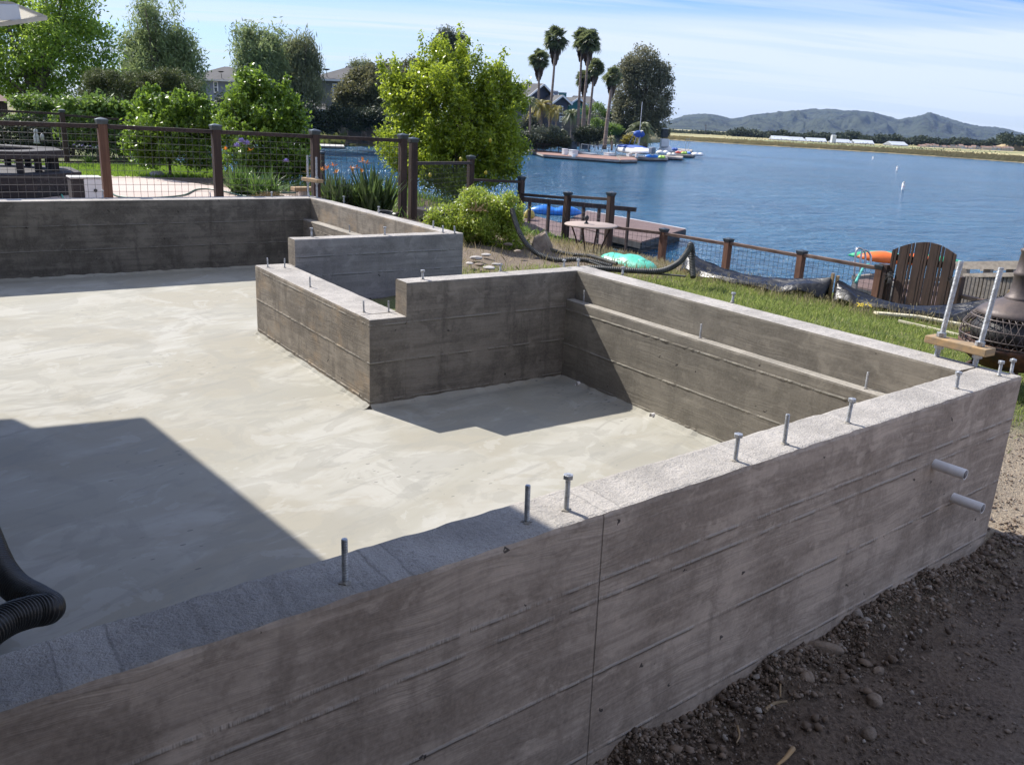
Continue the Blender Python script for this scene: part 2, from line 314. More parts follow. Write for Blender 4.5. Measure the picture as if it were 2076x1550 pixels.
M['palmbark'] = (lambda b: b.fin(b.mix(b.rng(b.noise(b.comb(0., 0., b.math('MULTIPLY', b.xyz()[2], 5.)), 1., 3), .35, .65), (.15, .11, .085), (.25, .19, .15)), .95, b.bump(b.noise(b.pos, 6, 4), .8, .06)))(NB('palm trunk'))
M['thatch'] = m_leaf('dead palm skirt', (.09, .06, .04), (.20, .13, .08), .1, .9)
M['navyf'] = m_plain('blue canvas', (.02, .08, .34), .7, .1)
M['orangef'] = m_plain('orange petals', (.88, .36, .05), .5, .2, 30)
M['violetf'] = m_plain('lilac petals', (.38, .33, .62), .6, .2, 30)
M['yellowf'] = m_plain('yellow petals', (.75, .55, .03), .6, .2, 30)
M['lemon'] = m_plain('lemon', (.50, .40, .03), .5, .1, 30)
M['greenhose'] = m_plain('green rubber hose', (.03, .10, .07), .45, .1)
M['tealhose'] = m_plain('aqua hose', (.10, .42, .33), .45, .1)
M['strip'] = m_plain('cream edging strip', (.60, .54, .38), .7, .12, 6)
M['stucco'] = m_plain('house stucco', (.5, .46, .40), .9, .1, 2)
M['tabletop'] = m_wood('worn pale table top', (.42, .33, .28), (.30, .24, .21), 0)

# ---------------------------------------------------------------- mesh tools
def mesh_np(name, V, F, mat, parent=None, smooth=False, mats=None, midx=None):
    V = np.asarray(V, dtype=np.float32).reshape(-1, 3)
    me = bpy.data.meshes.new(name)
    if isinstance(F, np.ndarray):
        k = F.shape[1]; nf = len(F)
        me.vertices.add(len(V)); me.vertices.foreach_set('co', V.ravel())
        me.loops.add(nf*k); me.loops.foreach_set('vertex_index', F.astype(np.int32).ravel())
        me.polygons.add(nf); me.polygons.foreach_set('loop_start', np.arange(0, nf*k, k, dtype=np.int32))
        try: me.polygons.foreach_set('loop_total', np.full(nf, k, dtype=np.int32))
        except Exception: pass
        me.update(calc_edges=True)
    else:
        me.from_pydata([tuple(map(float, v)) for v in V], [], F); me.update()
    for m_ in (mats or [mat]): me.materials.append(m_)
    if midx is not None: me.polygons.foreach_set('material_index', np.asarray(midx, dtype=np.int32))
    if smooth: me.polygons.foreach_set('use_smooth', np.ones(len(me.polygons), dtype=bool))
    o = bpy.data.objects.new(name, me); COL.objects.link(o)
    if parent is not None:
        o.parent = parent
    return o

class MB:
    def __init__(s): s.v = []; s.f = []; s.mi = []; s.cur = 0
    def add(s, V, F):
        n = len(s.v); s.v += [tuple(map(float, q)) for q in V]; s.f += [tuple(i+n for i in f) for f in F]; s.mi += [s.cur]*len(F); return s
    def box(s, a, b):
        x0, y0, z0 = a; x1, y1, z1 = b
        return s.add([(x0,y0,z0),(x1,y0,z0),(x1,y1,z0),(x0,y1,z0),(x0,y0,z1),(x1,y0,z1),(x1,y1,z1),(x0,y1,z1)],
                     [(0,3,2,1),(4,5,6,7),(0,1,5,4),(1,2,6,5),(2,3,7,6),(3,0,4,7)])
    def obox(s, c, ax, ay, az):
        """centre and three half-axis vectors"""
        c, ax, ay, az = map(np.array, (c, ax, ay, az)); V = []
        for k in (-1, 1):
            for (i, j) in ((-1,-1),(1,-1),(1,1),(-1,1)): V.append(c+i*ax+j*ay+k*az)
        return s.add(V, [(0,3,2,1),(4,5,6,7),(0,1,5,4),(1,2,6,5),(2,3,7,6),(3,0,4,7)])
    def bar(s, p, q, w, h, up=(0,0,1)):
        p, q = np.array(p, float), np.array(q, float); d = q-p; L_ = np.linalg.norm(d); d = d/L_
        up = np.array(up, float); sd_ = np.cross(d, up); sd_ /= np.linalg.norm(sd_); u2 = np.cross(sd_, d)
        return s.obox((p+q)/2, d*L_/2, sd_*w/2, u2*h/2)
    def prism(s, poly, z0, z1):
        n = len(poly)
        return s.add([(x, y, z0) for x, y in poly]+[(x, y, z1) for x, y in poly],
                     [tuple(range(n-1, -1, -1)), tuple(range(n, 2*n))]+[(i, (i+1) % n, n+(i+1) % n, n+i) for i in range(n)])
    def tube(s, pts, r, n=8, cap=True):
        pts = np.asarray(pts, float); m = len(pts); rs = np.full(m, r) if np.isscalar(r) else np.asarray(r, float)
        t = np.gradient(pts, axis=0); t /= np.linalg.norm(t, axis=1)[:, None]+1e-9
        a = np.array([0, 0, 1.]) if abs(t[0][2]) < .9 else np.array([1., 0, 0])
        V = []; u_ = np.cross(t[0], a); u_ /= np.linalg.norm(u_)
        for i in range(m):
            u_ = u_-t[i]*(u_@t[i]); u_ /= np.linalg.norm(u_)+1e-9; v_ = np.cross(t[i], u_)
            for k in range(n):
                an = 2*math.pi*k/n; V.append(pts[i]+rs[i]*(math.cos(an)*u_+math.sin(an)*v_))
        F = [(i*n+k, i*n+(k+1) % n, (i+1)*n+(k+1) % n, (i+1)*n+k) for i in range(m-1) for k in range(n)]
        if cap: F += [tuple(range(n-1, -1, -1)), tuple((m-1)*n+k for k in range(n))]
        return s.add(V, F)
    def lathe(s, c, prof, n=24, ax=None):
        c = np.array(c, float); V = []; F = []; m = len(prof)
        for (r, z) in prof:
            for k in range(n): an = 2*math.pi*k/n; V.append(c+np.array([r*math.cos(an), r*math.sin(an), z]))
        F = [(i*n+k, i*n+(k+1) % n, (i+1)*n+(k+1) % n, (i+1)*n+k) for i in range(m-1) for k in range(n)]
        F += [tuple(range(n-1, -1, -1)), tuple((m-1)*n+k for k in range(n))]
        return s.add(V, F)
    def ell(s, c, r, n=10, m=7, jit=0, seed=0, rot=0):
        q = random.Random(seed); c = np.array(c, float); V = []; F = []
        cr, sr = math.cos(rot), math.sin(rot)
        for i in range(m+1):
            th = math.pi*i/m
            for k in range(n):
                an = 2*math.pi*k/n; j = 1+jit*(q.random()-.5)*2
                x, y, z = r[0]*math.sin(th)*math.cos(an)*j, r[1]*math.sin(th)*math.sin(an)*j, r[2]*math.cos(th)*(1+jit*(q.random()-.5))
                V.append(c+np.array([x*cr-y*sr, x*sr+y*cr, z]))
        F = [(i*n+k, (i+1)*n+k, (i+1)*n+(k+1) % n, i*n+(k+1) % n) for i in range(m) for k in range(n)]
        return s.add(V, F)
    def build(s, name, mat, parent=None, smooth=False, mats=None, bevel=0):
        if parent is not None:
            L0 = np.array(parent['_o']) if '_o' in parent else np.zeros(3)
            V = np.array(s.v)-L0
        else: V = np.array(s.v)
        o = mesh_np(name, V, s.f, mat, parent, smooth, mats, s.mi if mats else None)
        if parent is not None and '_o' in parent: o['_o'] = [0., 0., 0.] if False else list(parent['_o'])
        if bevel:
            b = o.modifiers.new('bevel', 'BEVEL'); b.width = bevel; b.segments = 2; b.limit_method = 'ANGLE'
        return o

def tag(o, label=None, cat=None, group=None, kind=None):
    if label: o['label'] = label
    if cat: o['category'] = cat
    if group: o['group'] = group
    if kind: o['kind'] = kind
    return o
def thing(name, loc, label, cat, group=None, kind=None):
    o = bpy.data.objects.new(name, None); COL.objects.link(o); o.location = tuple(map(float, loc)); o['_o'] = [float(v) for v in loc]
    o.empty_display_size = .1
    return tag(o, label, cat, group, kind)
def single(o, loc, label, cat, group=None, kind=None):
    """a thing that is one mesh: put its origin at loc"""
    loc = np.array(loc, float); me = o.data; n = len(me.vertices); a = np.empty(n*3, np.float32); me.vertices.foreach_get('co', a)
    a = a.reshape(-1, 3)-loc.astype(np.float32); me.vertices.foreach_set('co', a.ravel()); me.update(); o.location = tuple(map(float, loc)); o['_o'] = [float(v) for v in loc]
    return tag(o, label, cat, group, kind)
def copy_tree(o, parent=None):
    c = o.copy(); COL.objects.link(c)
    if parent is not None: c.parent = parent
    for ch in list(o.children): copy_tree(ch, c)
    return c
def smooth_path(pts, n=60):
    pts = np.asarray(pts, float); m = len(pts); P = np.vstack([2*pts[0]-pts[1], pts, 2*pts[-1]-pts[-2]]); out = []
    for i in np.linspace(0, m-1-1e-6, n):
        k = int(i); t = i-k; a, b, c, d = P[k], P[k+1], P[k+2], P[k+3]
        out.append(.5*((2*b)+(-a+c)*t+(2*a-5*b+4*c-d)*t*t+(-a+3*b-3*c+d)*t**3))
    return np.array(out)
def sn(seed, L0, L1, step, amp):
    """smooth 1-D noise"""
    q = np.random.default_rng(seed); k = np.arange(L0-2*step, L1+3*step, step); v = q.uniform(-1, 1, len(k))*amp
    return lambda x: np.interp(x, k, v)

# ================================================================ terrain
ZW = -2.6
def lerp_pts(x, P): return np.interp(x, [p[0] for p in P], [p[1] for p in P])
def shore(y): return np.clip(8.8-.9*(y-10.5), .6, 8.8)
def gz(x, y):
    x = np.asarray(x, float); y = np.asarray(y, float)
    a = lerp_pts(x, [(0, -.5), (4.8, -.8), (6.4, -1.45), (8.8, -2.75), (12, -4)])
    b = lerp_pts(x, [(0, -.42), (2.5, -.5), (5.4, -1.0), (7, -1.8), (8.8, -2.75), (12, -4)])
    t = np.clip((y-5)/2.5, 0, 1); z = a*(1-t)+b*t
    # back garden
    s = shore(y); c = np.interp(x-s, [-4.2, -2.2, 0, 3], [-.36, -.75, -2.75, -4]); t2 = np.clip((y-10.5)/1.5, 0, 1)
    z = z*(1-t2)+c*t2
    z = np.where((x < 1.6) & (y > 8.0), np.maximum(z, -.36)*0-.36, z)
    z = np.where((y > 60), np.minimum(z, -1.2-(y-60)*.2), z)
    # yard in front of the wall and strip round the corner
    f = np.interp(y, [.15, 1.3], [0, 1]); f = np.where(x > 0, f, np.where(y < .1, 0, 1))
    yard = -.87-.02*np.clip(-y, 0, 3)+np.interp(x, [2, 6], [0, -.2])
    z = yard*(1-f)+z*f
    inside = (x < -.02) & (y > .05) & (y < 8.3) & ~((x > -1.5) & (y > 3.15) & (y < 4.9))
    z = np.where(inside, -1.0, z)
    return z
def bumpy(x, y): return .012*np.sin(x*3.1+y*1.7)+.010*np.sin(x*7.3-y*5.1)+.006*np.sin(x*17+y*13)
xs = np.concatenate([np.arange(-40, -8, 2.), np.arange(-8, 10, .1), np.arange(10, 14.1, .5)])
ys = np.concatenate([np.arange(-14, -4, 1.), np.arange(-4, 20, .1), np.arange(20, 110, 2.)])
XX, YY = np.meshgrid(xs, ys); ZZ = gz(XX, YY)
ZZ = ZZ+np.where((XX < 1.6) & (YY > 8.2), 0, bumpy(XX, YY))
nx, ny = len(xs), len(ys); idx = np.arange(nx*ny).reshape(ny, nx)
F = np.stack([idx[:-1, :-1], idx[:-1, 1:], idx[1:, 1:], idx[1:, :-1]], -1).reshape(-1, 4)
def m_ground():
    b = NB('soil and lawn'); X = b.xyz()
    n = b.noise(b.pos, 5, 6, .65); f = b.noise(b.pos, 60, 5, .7)
    dirt = b.mix(b.rng(f, .35, .68), b.mix(b.rng(n, .4, .65), (.085, .058, .040), (.15, .108, .077)), (.23, .17, .123))
    straw = b.mix(b.rng(f, .35, .68), b.mix(b.rng(X[1], 1.5, 3.), (.34, .27, .19), (.15, .115, .08)), b.mix(b.rng(X[1], 1.5, 3.), (.48, .40, .29), (.30, .235, .165)))
    turf = b.mix(b.rng(f, .3, .7), (.05, .09, .018), (.20, .20, .07))
    lawn = b.rng(b.math('ADD', X[1], b.math('MULTIPLY', n, .5)), .75, 1.1)
    lawn = b.math('MULTIPLY', lawn, b.rng(b.math('ADD', X[1], b.math('MULTIPLY', n, 1.)), 5.7, 5.0))
    lawn2 = b.math('MULTIPLY', b.rng(X[1], 15.8, 16.2), b.rng(X[0], 3., 1.))
    tawny = b.math('MULTIPLY', b.rng(b.math('ADD', X[1], b.math('MULTIPLY', n, .6)), .0, .35), b.rng(X[1], 9., 8.))  # mask for the straw-coloured ground past the wall
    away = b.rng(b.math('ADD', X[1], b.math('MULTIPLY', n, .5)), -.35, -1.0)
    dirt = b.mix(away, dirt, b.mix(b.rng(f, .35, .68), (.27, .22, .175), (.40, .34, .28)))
    c = b.mix(b.math('MULTIPLY', tawny, .75), dirt, straw); c = b.mix(b.math('MAXIMUM', lawn, lawn2), c, turf)
    return b.fin(c, .95, b.bump(b.math('ADD', n, b.math('MULTIPLY', f, .7)), 1., .035))
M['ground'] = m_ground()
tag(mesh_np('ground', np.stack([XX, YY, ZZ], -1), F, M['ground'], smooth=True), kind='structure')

# water
def m_water():
    b = NB('lake water'); X = b.xyz()
    p = b.comb(b.math('ADD', b.math('MULTIPLY', X[0], .83), b.math('MULTIPLY', X[1], -.55)), b.math('MULTIPLY', b.math('ADD', b.math('MULTIPLY', X[0], .55), b.math('MULTIPLY', X[1], .83)), 1.5), 0.)
    h = b.noise(p, 1.1, 3, .55, .3); h2 = b.noise(p, 5.0, 4, .6, .2); h3 = b.noise(p, .09, 3)
    h4 = b.noise(p, .38, 3, .5, .2); pat = b.noise(b.comb(b.math('MULTIPLY', X[0], .03), b.math('MULTIPLY', X[1], .012), 5.), 1., 4, .55)
    H = b.math('MULTIPLY', b.math('ADD', b.math('ADD', b.math('MULTIPLY', h, 1.), b.math('MULTIPLY', h2, .42)), b.math('MULTIPLY', h4, 1.6)), b.rng(pat, .38, .62, .7, 1.3))
    nrm = b.bump(H, 1., .85)
    col = b.mix(b.rng(h3, .4, .6, 0, .6), (.022, .125, .235), (.014, .09, .185))
    m = b.fin(col, .17, nrm, 0, .5); b.b.inputs['IOR'].default_value = 1.33
    return m
M['water'] = m_water()
mb = MB(); mb.box((-3000, -300, ZW-.02), (5000, 5000, ZW)); tag(mb.build('water', M['water']), kind='structure')

# far shore across the inlet, with the palm peninsula at its right end
def m_bank(name, g1, g2, s1, sc=.3):
    b = NB(name); n = b.noise(b.pos, sc, 6, .65); f = b.noise(b.pos, sc*8, 5, .7)
    c = b.mix(b.rng(f, .35, .66), b.mix(b.rng(n, .40, .62), g1, g2), s1)
    return b.fin(c, .95, b.bump(f, .6, .3))
M['bank'] = m_bank('far bank', (.09, .12, .03), (.15, .15, .05), (.30, .22, .12))
M['marsh'] = (lambda b: b.fin(b.mix(b.rng(b.noise(b.comb(b.math('MULTIPLY', b.xyz()[0], .012), b.math('MULTIPLY', b.xyz()[1], .012), 0.), 1., 7, .65, .8), .44, .58), b.mix(b.rng(b.noise(b.pos, .12, 5, .7), .4, .65), (.42, .34, .16), (.28, .25, .10)), (.15, .17, .06)), .95))(NB('marsh grass'))
M['reedside'] = m_bank('reed edge', (.14, .12, .06), (.34, .27, .12), (.22, .19, .14), .4)
coast = [(-900, 258), (-200, 268), (100, 276), (400, 282), (640, 289), (770, 297), (930, 303), (1000, 302), (1070, 299), (1130, 297), (1200, 294), (1290, 291), (1342, 289), (1352, 284)]
V = []; nr = 7
for i, (px_, py_) in enumerate(coast):
    p = on(px_, py_, 2, ZW); d = p-CAM; d[2] = 0; last = i == len(coast)-1
    for k, zz_ in ((1., -2.9), (1.008, -2.15), (1.03, -1.75), (1.15, -1.5), (2., -1.2), (4. if i < 7 else 2.5, -1.), (40. if i < 7 else 2.6, .6)):
        if last: k = 1+(k-1)*.25; zz_ = -2.9
        V.append((CAM[0]+d[0]*k, CAM[1]+d[1]*k, zz_))
V = np.array(V); idx = np.arange(len(V)).reshape(-1, nr)
F = np.stack([idx[:-1, :-1], idx[1:, :-1], idx[1:, 1:], idx[:-1, 1:]], -1).reshape(-1, 4)
tag(mesh_np('far_bank', V, F, M['bank'], smooth=True), kind='structure')
def farz(p): return -1.72
# marsh
mc = [(1250, 277), (1350, 283.5), (1450, 290), (1560, 296.5), (1700, 305), (1800, 311), (1900, 318), (2000, 325), (2076, 331), (2250, 343)]
V = []; midx = []
for (px_, py_) in mc:
    p = on(px_, py_, 2, ZW); d = p-CAM; d[2] = 0
    for j, (k, zz_) in enumerate(((1., -2.8), (1.004, -2.3), (1.02, -1.75), (1.25, -1.72), (2.2, -1.7), (5., -1.6), (20., -.6))):
        V.append((CAM[0]+d[0]*k+ (rnd.random()-.5)*.5, CAM[1]+d[1]*k, zz_))
V = np.array(V); idx = np.arange(len(V)).reshape(-1, 7)
F = np.stack([idx[:-1, :-1], idx[1:, :-1], idx[1:, 1:], idx[:-1, 1:]], -1).reshape(-1, 4)
mi = np.tile([1, 1, 0, 0, 0, 0], len(mc)-1)
tag(mesh_np('marsh', V, F, None, smooth=False, mats=[M['marsh'], M['reedside']], midx=mi), kind='structure')
# shaggy reed fringe on the marsh edge and weeds on banks
def leaves(n_per, centers, sig, ln, wd, up=.3, seed=1, droop=0, tri=False, aspect_dir=None):
    q = np.random.default_rng(seed); C_ = np.repeat(np.asarray(centers, float), n_per, 0); n = len(C_)
    c = C_+q.normal(0, 1, (n, 3))*np.asarray(sig)
    a = q.normal(0, 1, (n, 3)); a[:, 2] += droop; a /= np.linalg.norm(a, axis=1)[:, None]
    nn = q.normal(0, 1, (n, 3)); nn[:, 2] += up*2; b = np.cross(nn, a); b /= np.linalg.norm(b, axis=1)[:, None]+1e-9
    l = ln*q.uniform(.6, 1.3, (n, 1)); w_ = wd*q.uniform(.6, 1.3, (n, 1))
    V = np.stack([c-a*l*.5, c+b*w_*.5-a*l*.05, c+a*l*.5, c-b*w_*.5-a*l*.05], 1).reshape(-1, 3)
    return V, np.arange(n*4).reshape(-1, 4)
def shell(blobs, n, seed, inner=.45, jitter=.12):
    """cluster centres through the outer volume of a set of ellipsoids"""
    q = np.random.default_rng(seed); wts = np.array([b[2] if len(b) > 2 else np.prod(np.array(b[1]))**(2/3) for b in blobs], float); wts /= wts.sum()
    ch = q.choice(len(blobs), n, p=wts); out = []
    for k in ch:
        c, r = np.array(blobs[k][0], float), np.array(blobs[k][1], float); d = q.normal(0, 1, 3); d /= np.linalg.norm(d)
        rr = (inner**3+(1-inner**3)*q.random())**(1/3)*(1+q.normal(0, jitter))
        out.append(c+d*r*rr)
    return np.array(out)
def lumpy(blobs, n, seed, lo=.22, hi=.45, out=.92):
    q = np.random.default_rng(seed+900); w_ = np.array([b[1][0]*b[1][2] for b in blobs]); w_ = w_/w_.sum(); res = [(np.array(c), tuple(v*.86 for v in r), .5*(r[0]*r[2])) for c, r, *_ in blobs]
    tot = sum(r_[2] for r_ in res)
    sub = []
    for k in q.choice(len(blobs), n, p=w_):
        c, r = np.array(blobs[k][0]), np.array(blobs[k][1]); d = q.normal(0, 1, 3); d /= np.linalg.norm(d); f = q.uniform(lo, hi)*min(r)
        sub.append((c+d*r*out*q.uniform(.75, 1.12), (f*q.uniform(.8, 1.4), f*q.uniform(.8, 1.4), f*q.uniform(.6, 1.1)), f*f))
    ts = sum(x[2] for x in sub)
    return res+[(c, r, w*tot*1.3/ts) for c, r, w in sub]
def sblob(px_, py_, rx, ry, D, dz=1.):
    """ellipsoid: image-scaled radii at a surveyed distance, as deep as wide"""
    k = PX(D); return (dep(px_, py_, D), (rx*k, rx*k*dz, ry*k))
def branches(root, cents, n, r0, seed, mid=None):
    q = random.Random(seed); mb = MB(); root = np.array(root, float)
    cents = np.asarray(cents); top = cents.mean(0) if mid is None else np.array(mid, float)
    trunk = smooth_path([root, root*.5+top*.5+np.array([q.uniform(-.05, .05), q.uniform(-.05, .05), 0])*np.linalg.norm(top-root), top], 8)
    mb.tube(trunk, np.linspace(r0, r0*.45, 8), 8)
    limbs = MB()
    for i in range(n):
        e = cents[q.randrange(len(cents))]; s0 = trunk[q.randrange(2, 8)]
        m_ = s0*.5+e*.5+np.array([0, 0, -.08])*np.linalg.norm(e-s0)
        limbs.tube(smooth_path([s0, m_, e], 6), np.linspace(r0*.38, r0*.08, 6), 5)
    return mb, limbs
def tree(name, blobs, root, nclu, nper, sig, ln, wd, leafm, label, cat='tree', group=None, r0=.12, nl=14, seed=1, barkm='bark', inner=.45, jitter=.12, up=.3, droop=0, mid=None, limbs=True, lumps=None, shoots=0, slen=.25):
    base_ = blobs
    if lumps is None: lumps = 6*len(blobs)
    if lumps: blobs = lumpy(blobs, lumps, seed)
    cs = shell(blobs, nclu, seed, inner, jitter)
    t = thing(name, root, label, cat, group)
    V, F_ = leaves(nper, cs, sig, ln, wd, up, seed, droop)
    if shoots:
        q = np.random.default_rng(seed+5); s0 = shell(base_, shoots*2, seed+6, .93, .03); c_ = cs.mean(0); s0 = s0[np.argsort(-(s0[:, 2]-c_[2])-q.uniform(0, 1, len(s0))*(s0[:, 2].max()-c_[2]))][:shoots]; L_ = []
        for p in s0:
            d = (p-c_)/np.linalg.norm(p-c_)*.45+np.array([0, 0, .9])+q.normal(0, .22, 3); d /= np.linalg.norm(d); l_ = slen*q.uniform(.4, 1.2)
            for tt in np.arange(0, 1.01, .09): L_.append(p+d*l_*tt)
        V2, _ = leaves(7, np.array(L_), (slen*.11,)*3, ln*.95, wd*.95, up, seed+7, .5); V = np.vstack([V, V2]); F_ = np.arange(len(V)).reshape(-1, 4)
    mesh_np('crown' if cat != 'shrub' else 'foliage', V-np.array(root), F_, leafm, t)
    tr, lb = branches(root, cs, nl, r0, seed, mid)
    tr.build('trunk' if cat != 'shrub' else 'stem', M[barkm], t, True)
    if limbs: lb.build('limbs', M[barkm], t, True)
    return t

V = []
q = np.random.default_rng(3)
for i in range(9000):
    t = q.random()*(len(mc)-2)+.9; t = min(t, len(mc)-1.001); k = int(t); a = np.array(mc[k])*(1-t+k)+np.array(mc[k+1])*(t-k)
    p = on(a[0], a[1], 2, ZW); d = p-CAM; d[2] = 0; s_ = 1.003+q.random()*.028; b_ = CAM+d*s_; b_[2] = -2.4+ (s_-1.003)*20
    h = q.uniform(.25, .8); w_ = q.uniform(.3, 1.0); e = np.array([-d[1], d[0], 0])/np.linalg.norm(d)
    V += [b_-e*w_, b_+e*w_, b_+np.array([0, 0, h])+e*q.uniform(-.3, .3)]
M['reed'] = m_leaf('reeds', (.22, .18, .08), (.46, .37, .17), .2, .9)
tag(mesh_np('reeds', V, np.arange(len(V)).reshape(-1, 3), M['reed']), 'band of dry golden reeds along the far edge of the lake', 'reeds', kind='stuff')

# hills
prof = [(1100, 268), (1250, 258), (1345, 247), (1380, 235), (1410, 230), (1440, 231), (1475, 239), (1520, 233), (1570, 228), (1605, 227), (1640, 219), (1690, 222), (1725, 223), (1770, 232), (1810, 241), (1845, 236), (1875, 232), (1905, 238), (1950, 250), (1985, 256), (2015, 257), (2050, 264), (2076, 271), (2200, 282), (2400, 300)]
hx = np.arange(1100, 2400, 3.); hy = np.interp(hx, [p[0] for p in prof], [p[1] for p in prof])
Vh = []; rows = 44
q = np.random.default_rng(11)
def fbm2(X, Y, seed, oct=5):
    q = np.random.default_rng(seed); out = 0; amp = 1
    for o in range(oct):
        g = q.random((64, 64)); fx = (X*2**o) % 63; fy = (Y*2**o) % 63; ix = fx.astype(int); iy = fy.astype(int); tx = fx-ix; ty = fy-iy
        tx = tx*tx*(3-2*tx); ty = ty*ty*(3-2*ty)
        out = out+amp*((g[iy, ix]*(1-tx)+g[iy, (ix+1) % 64]*tx)*(1-ty)+(g[(iy+1) % 64, ix]*(1-tx)+g[(iy+1) % 64, (ix+1) % 64]*tx)*ty); amp *= .5
    return out
for j in range(rows):
    t = j/(rows-1); D = 2300+1300*t
    P = np.array([dep(x, y, 3600.) for x, y in zip(hx, hy)]); H = P[:, 2]
    base = np.array([dep(x, 300, D) for x in hx])
    nz_ = fbm2(hx/55+2, np.full_like(hx, t*3.2), 5)-1.
    ridge = 1-np.abs(fbm2(hx/70+9, np.full_like(hx, t*1.6), 8)-1.)*1.3
    z = H*(t**.8)*(1-.40*(1-t)*1.6*np.clip(1-ridge, 0, 1))+nz_*60*math.sin(math.pi*min(t, .93))*np.clip(H/120, .2, 1)
    z = np.maximum(z, -1) if j else z*0-3
    Vh.append(np.stack([base[:, 0], base[:, 1], z+q.normal(0, 1.1, len(hx))*(t > .1)], -1))
Vh = np.array(Vh).reshape(-1, 3); idx = np.arange(len(Vh)).reshape(rows, -1)
F = np.stack([idx[:-1, :-1], idx[:-1, 1:], idx[1:, 1:], idx[1:, :-1]], -1).reshape(-1, 4)
M['hill'] = (lambda b: b.fin(b.mix(b.rng(b.noise(b.pos, .006, 6, .65), .40, .60), b.mix(b.rng(b.noise(b.pos, .03, 8, .8), .46, .56), (.003, .008, .006), (.055, .085, .042)), (.075, .095, .05)), .95, b.bump(b.noise(b.pos, .02, 8, .75), 1., 45.)))(NB('wooded hill'))
tag(mesh_np('hills', Vh, F, M['hill']), kind='structure')

# ================================================================ concrete foundation
SK = .0625; D_ = .785
fnd = thing('concrete_foundation', (-2, 4, -.9), 'new board-formed concrete foundation with notched bay and smooth floor slab', 'foundation')
def wall(name, p0, p1, side0, side1, zt, zb, fmat, tmat='top', seed=1, seams=(), seam_side=0, rag=.004, step=.018, inner=None, ends=True):
    """extruded wall from p0 to p1 (xy); side0/side1 signed offsets to the left normal; ragged arrises, raised seam fins"""
    p0, p1 = np.array(p0, float), np.array(p1, float); Lw = np.linalg.norm(p1-p0); d = (p1-p0)/Lw; n_ = np.array([-d[1], d[0]])
    m = max(2, int(Lw/step)); rows_ = []; fk = [sn(seed*31+k, 0, Lw, .03, .0016 if seed == 1 else .0035) for k in range(len(seams))]
    f = [sn(seed*17+i, 0, Lw, s_, a) for i, (s_, a) in enumerate([(.045, rag), (.3, rag*.8), (.045, rag), (.3, rag*.8), (.06, rag*.7), (.06, rag*.7), (.02, .0035), (.02, .0035)])]
    for i in range(m+1):
        u = Lw*i/m; c = p0+d*u; e0 = f[0](u)+f[1](u); e1 = f[2](u)+f[3](u); P = []
        def fin(side, sg, fk=fk):
            L2 = []
            for k, s in enumerate(sorted(seams)):
                g = max(.0003, (.0003 if seed == 1 else .0014)+fk[k](u)); L2 += [(side, s-.010), (side+sg*g, s-.003), (side+sg*g, s+.003), (side, s+.008)]
            return L2
        a = [(side0, zb)]+(fin(side0, -1) if seam_side in (0, 2) else [])[::1]
        a += [(side0, zt-.012-abs(f[4](u))), (side0+.002+abs(e0), zt-.002), (side0+.012+abs(e0), zt+f[6](u)*.3), (side0*.5+side1*.5, zt+f[7](u)*.4), (side1-.012-abs(e1), zt+f[6](u)*.3), (side1-.002-abs(e1), zt-.002), (side1, zt-.012-abs(f[5](u)))]
        s1 = fin(side1, 1)[::-1] if seam_side in (1, 2) else []
        a += s1+[(side1, zb)]
        rows_.append([(c[0]+n_[0]*o_, c[1]+n_[1]*o_, z_) for o_, z_ in a])
    k = len(rows_[0]); V = np.array(rows_).reshape(-1, 3)
    n0 = 1+(4*len(seams) if seam_side in (0, 2) else 0)
    F_ = []; mi = []
    for i in range(m):
        for j in range(k-1):
            F_.append((i*k+j, (i+1)*k+j, (i+1)*k+j+1, i*k+j+1)); mi.append(1 if n0+1 <= j <= n0+4 else 0)
    F_.append(tuple(range(k))); F_.append(tuple(m*k+j for j in range(k-1, -1, -1))); mi += [2, 2]
    V = V-np.array(fnd['_o'])
    return mesh_np(name, V, F_, None, fnd, mats=[M[fmat], M[tmat], M[inner or fmat]], midx=mi)
# near wall (slightly skewed to the rest)
tn, t, tl, wl = .187, .15, .192, .079
def rot_n(): return np.array([1., SK])/math.hypot(1, SK)
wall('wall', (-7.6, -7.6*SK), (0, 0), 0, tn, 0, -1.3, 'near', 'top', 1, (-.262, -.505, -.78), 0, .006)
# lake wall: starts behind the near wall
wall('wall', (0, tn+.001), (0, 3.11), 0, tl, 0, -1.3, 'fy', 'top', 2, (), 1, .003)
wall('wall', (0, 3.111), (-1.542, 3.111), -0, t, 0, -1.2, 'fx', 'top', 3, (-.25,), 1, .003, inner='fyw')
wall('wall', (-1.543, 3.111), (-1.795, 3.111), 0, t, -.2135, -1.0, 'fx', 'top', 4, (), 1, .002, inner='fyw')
o_ = wall('ledge', (-tl-.0005, tn-.012), (-tl-.0005, 2.9605), 0, wl, -.2, -1.0, 'fy', 'ledge', 5, (-.27, -.52, -.75), 1, .002)
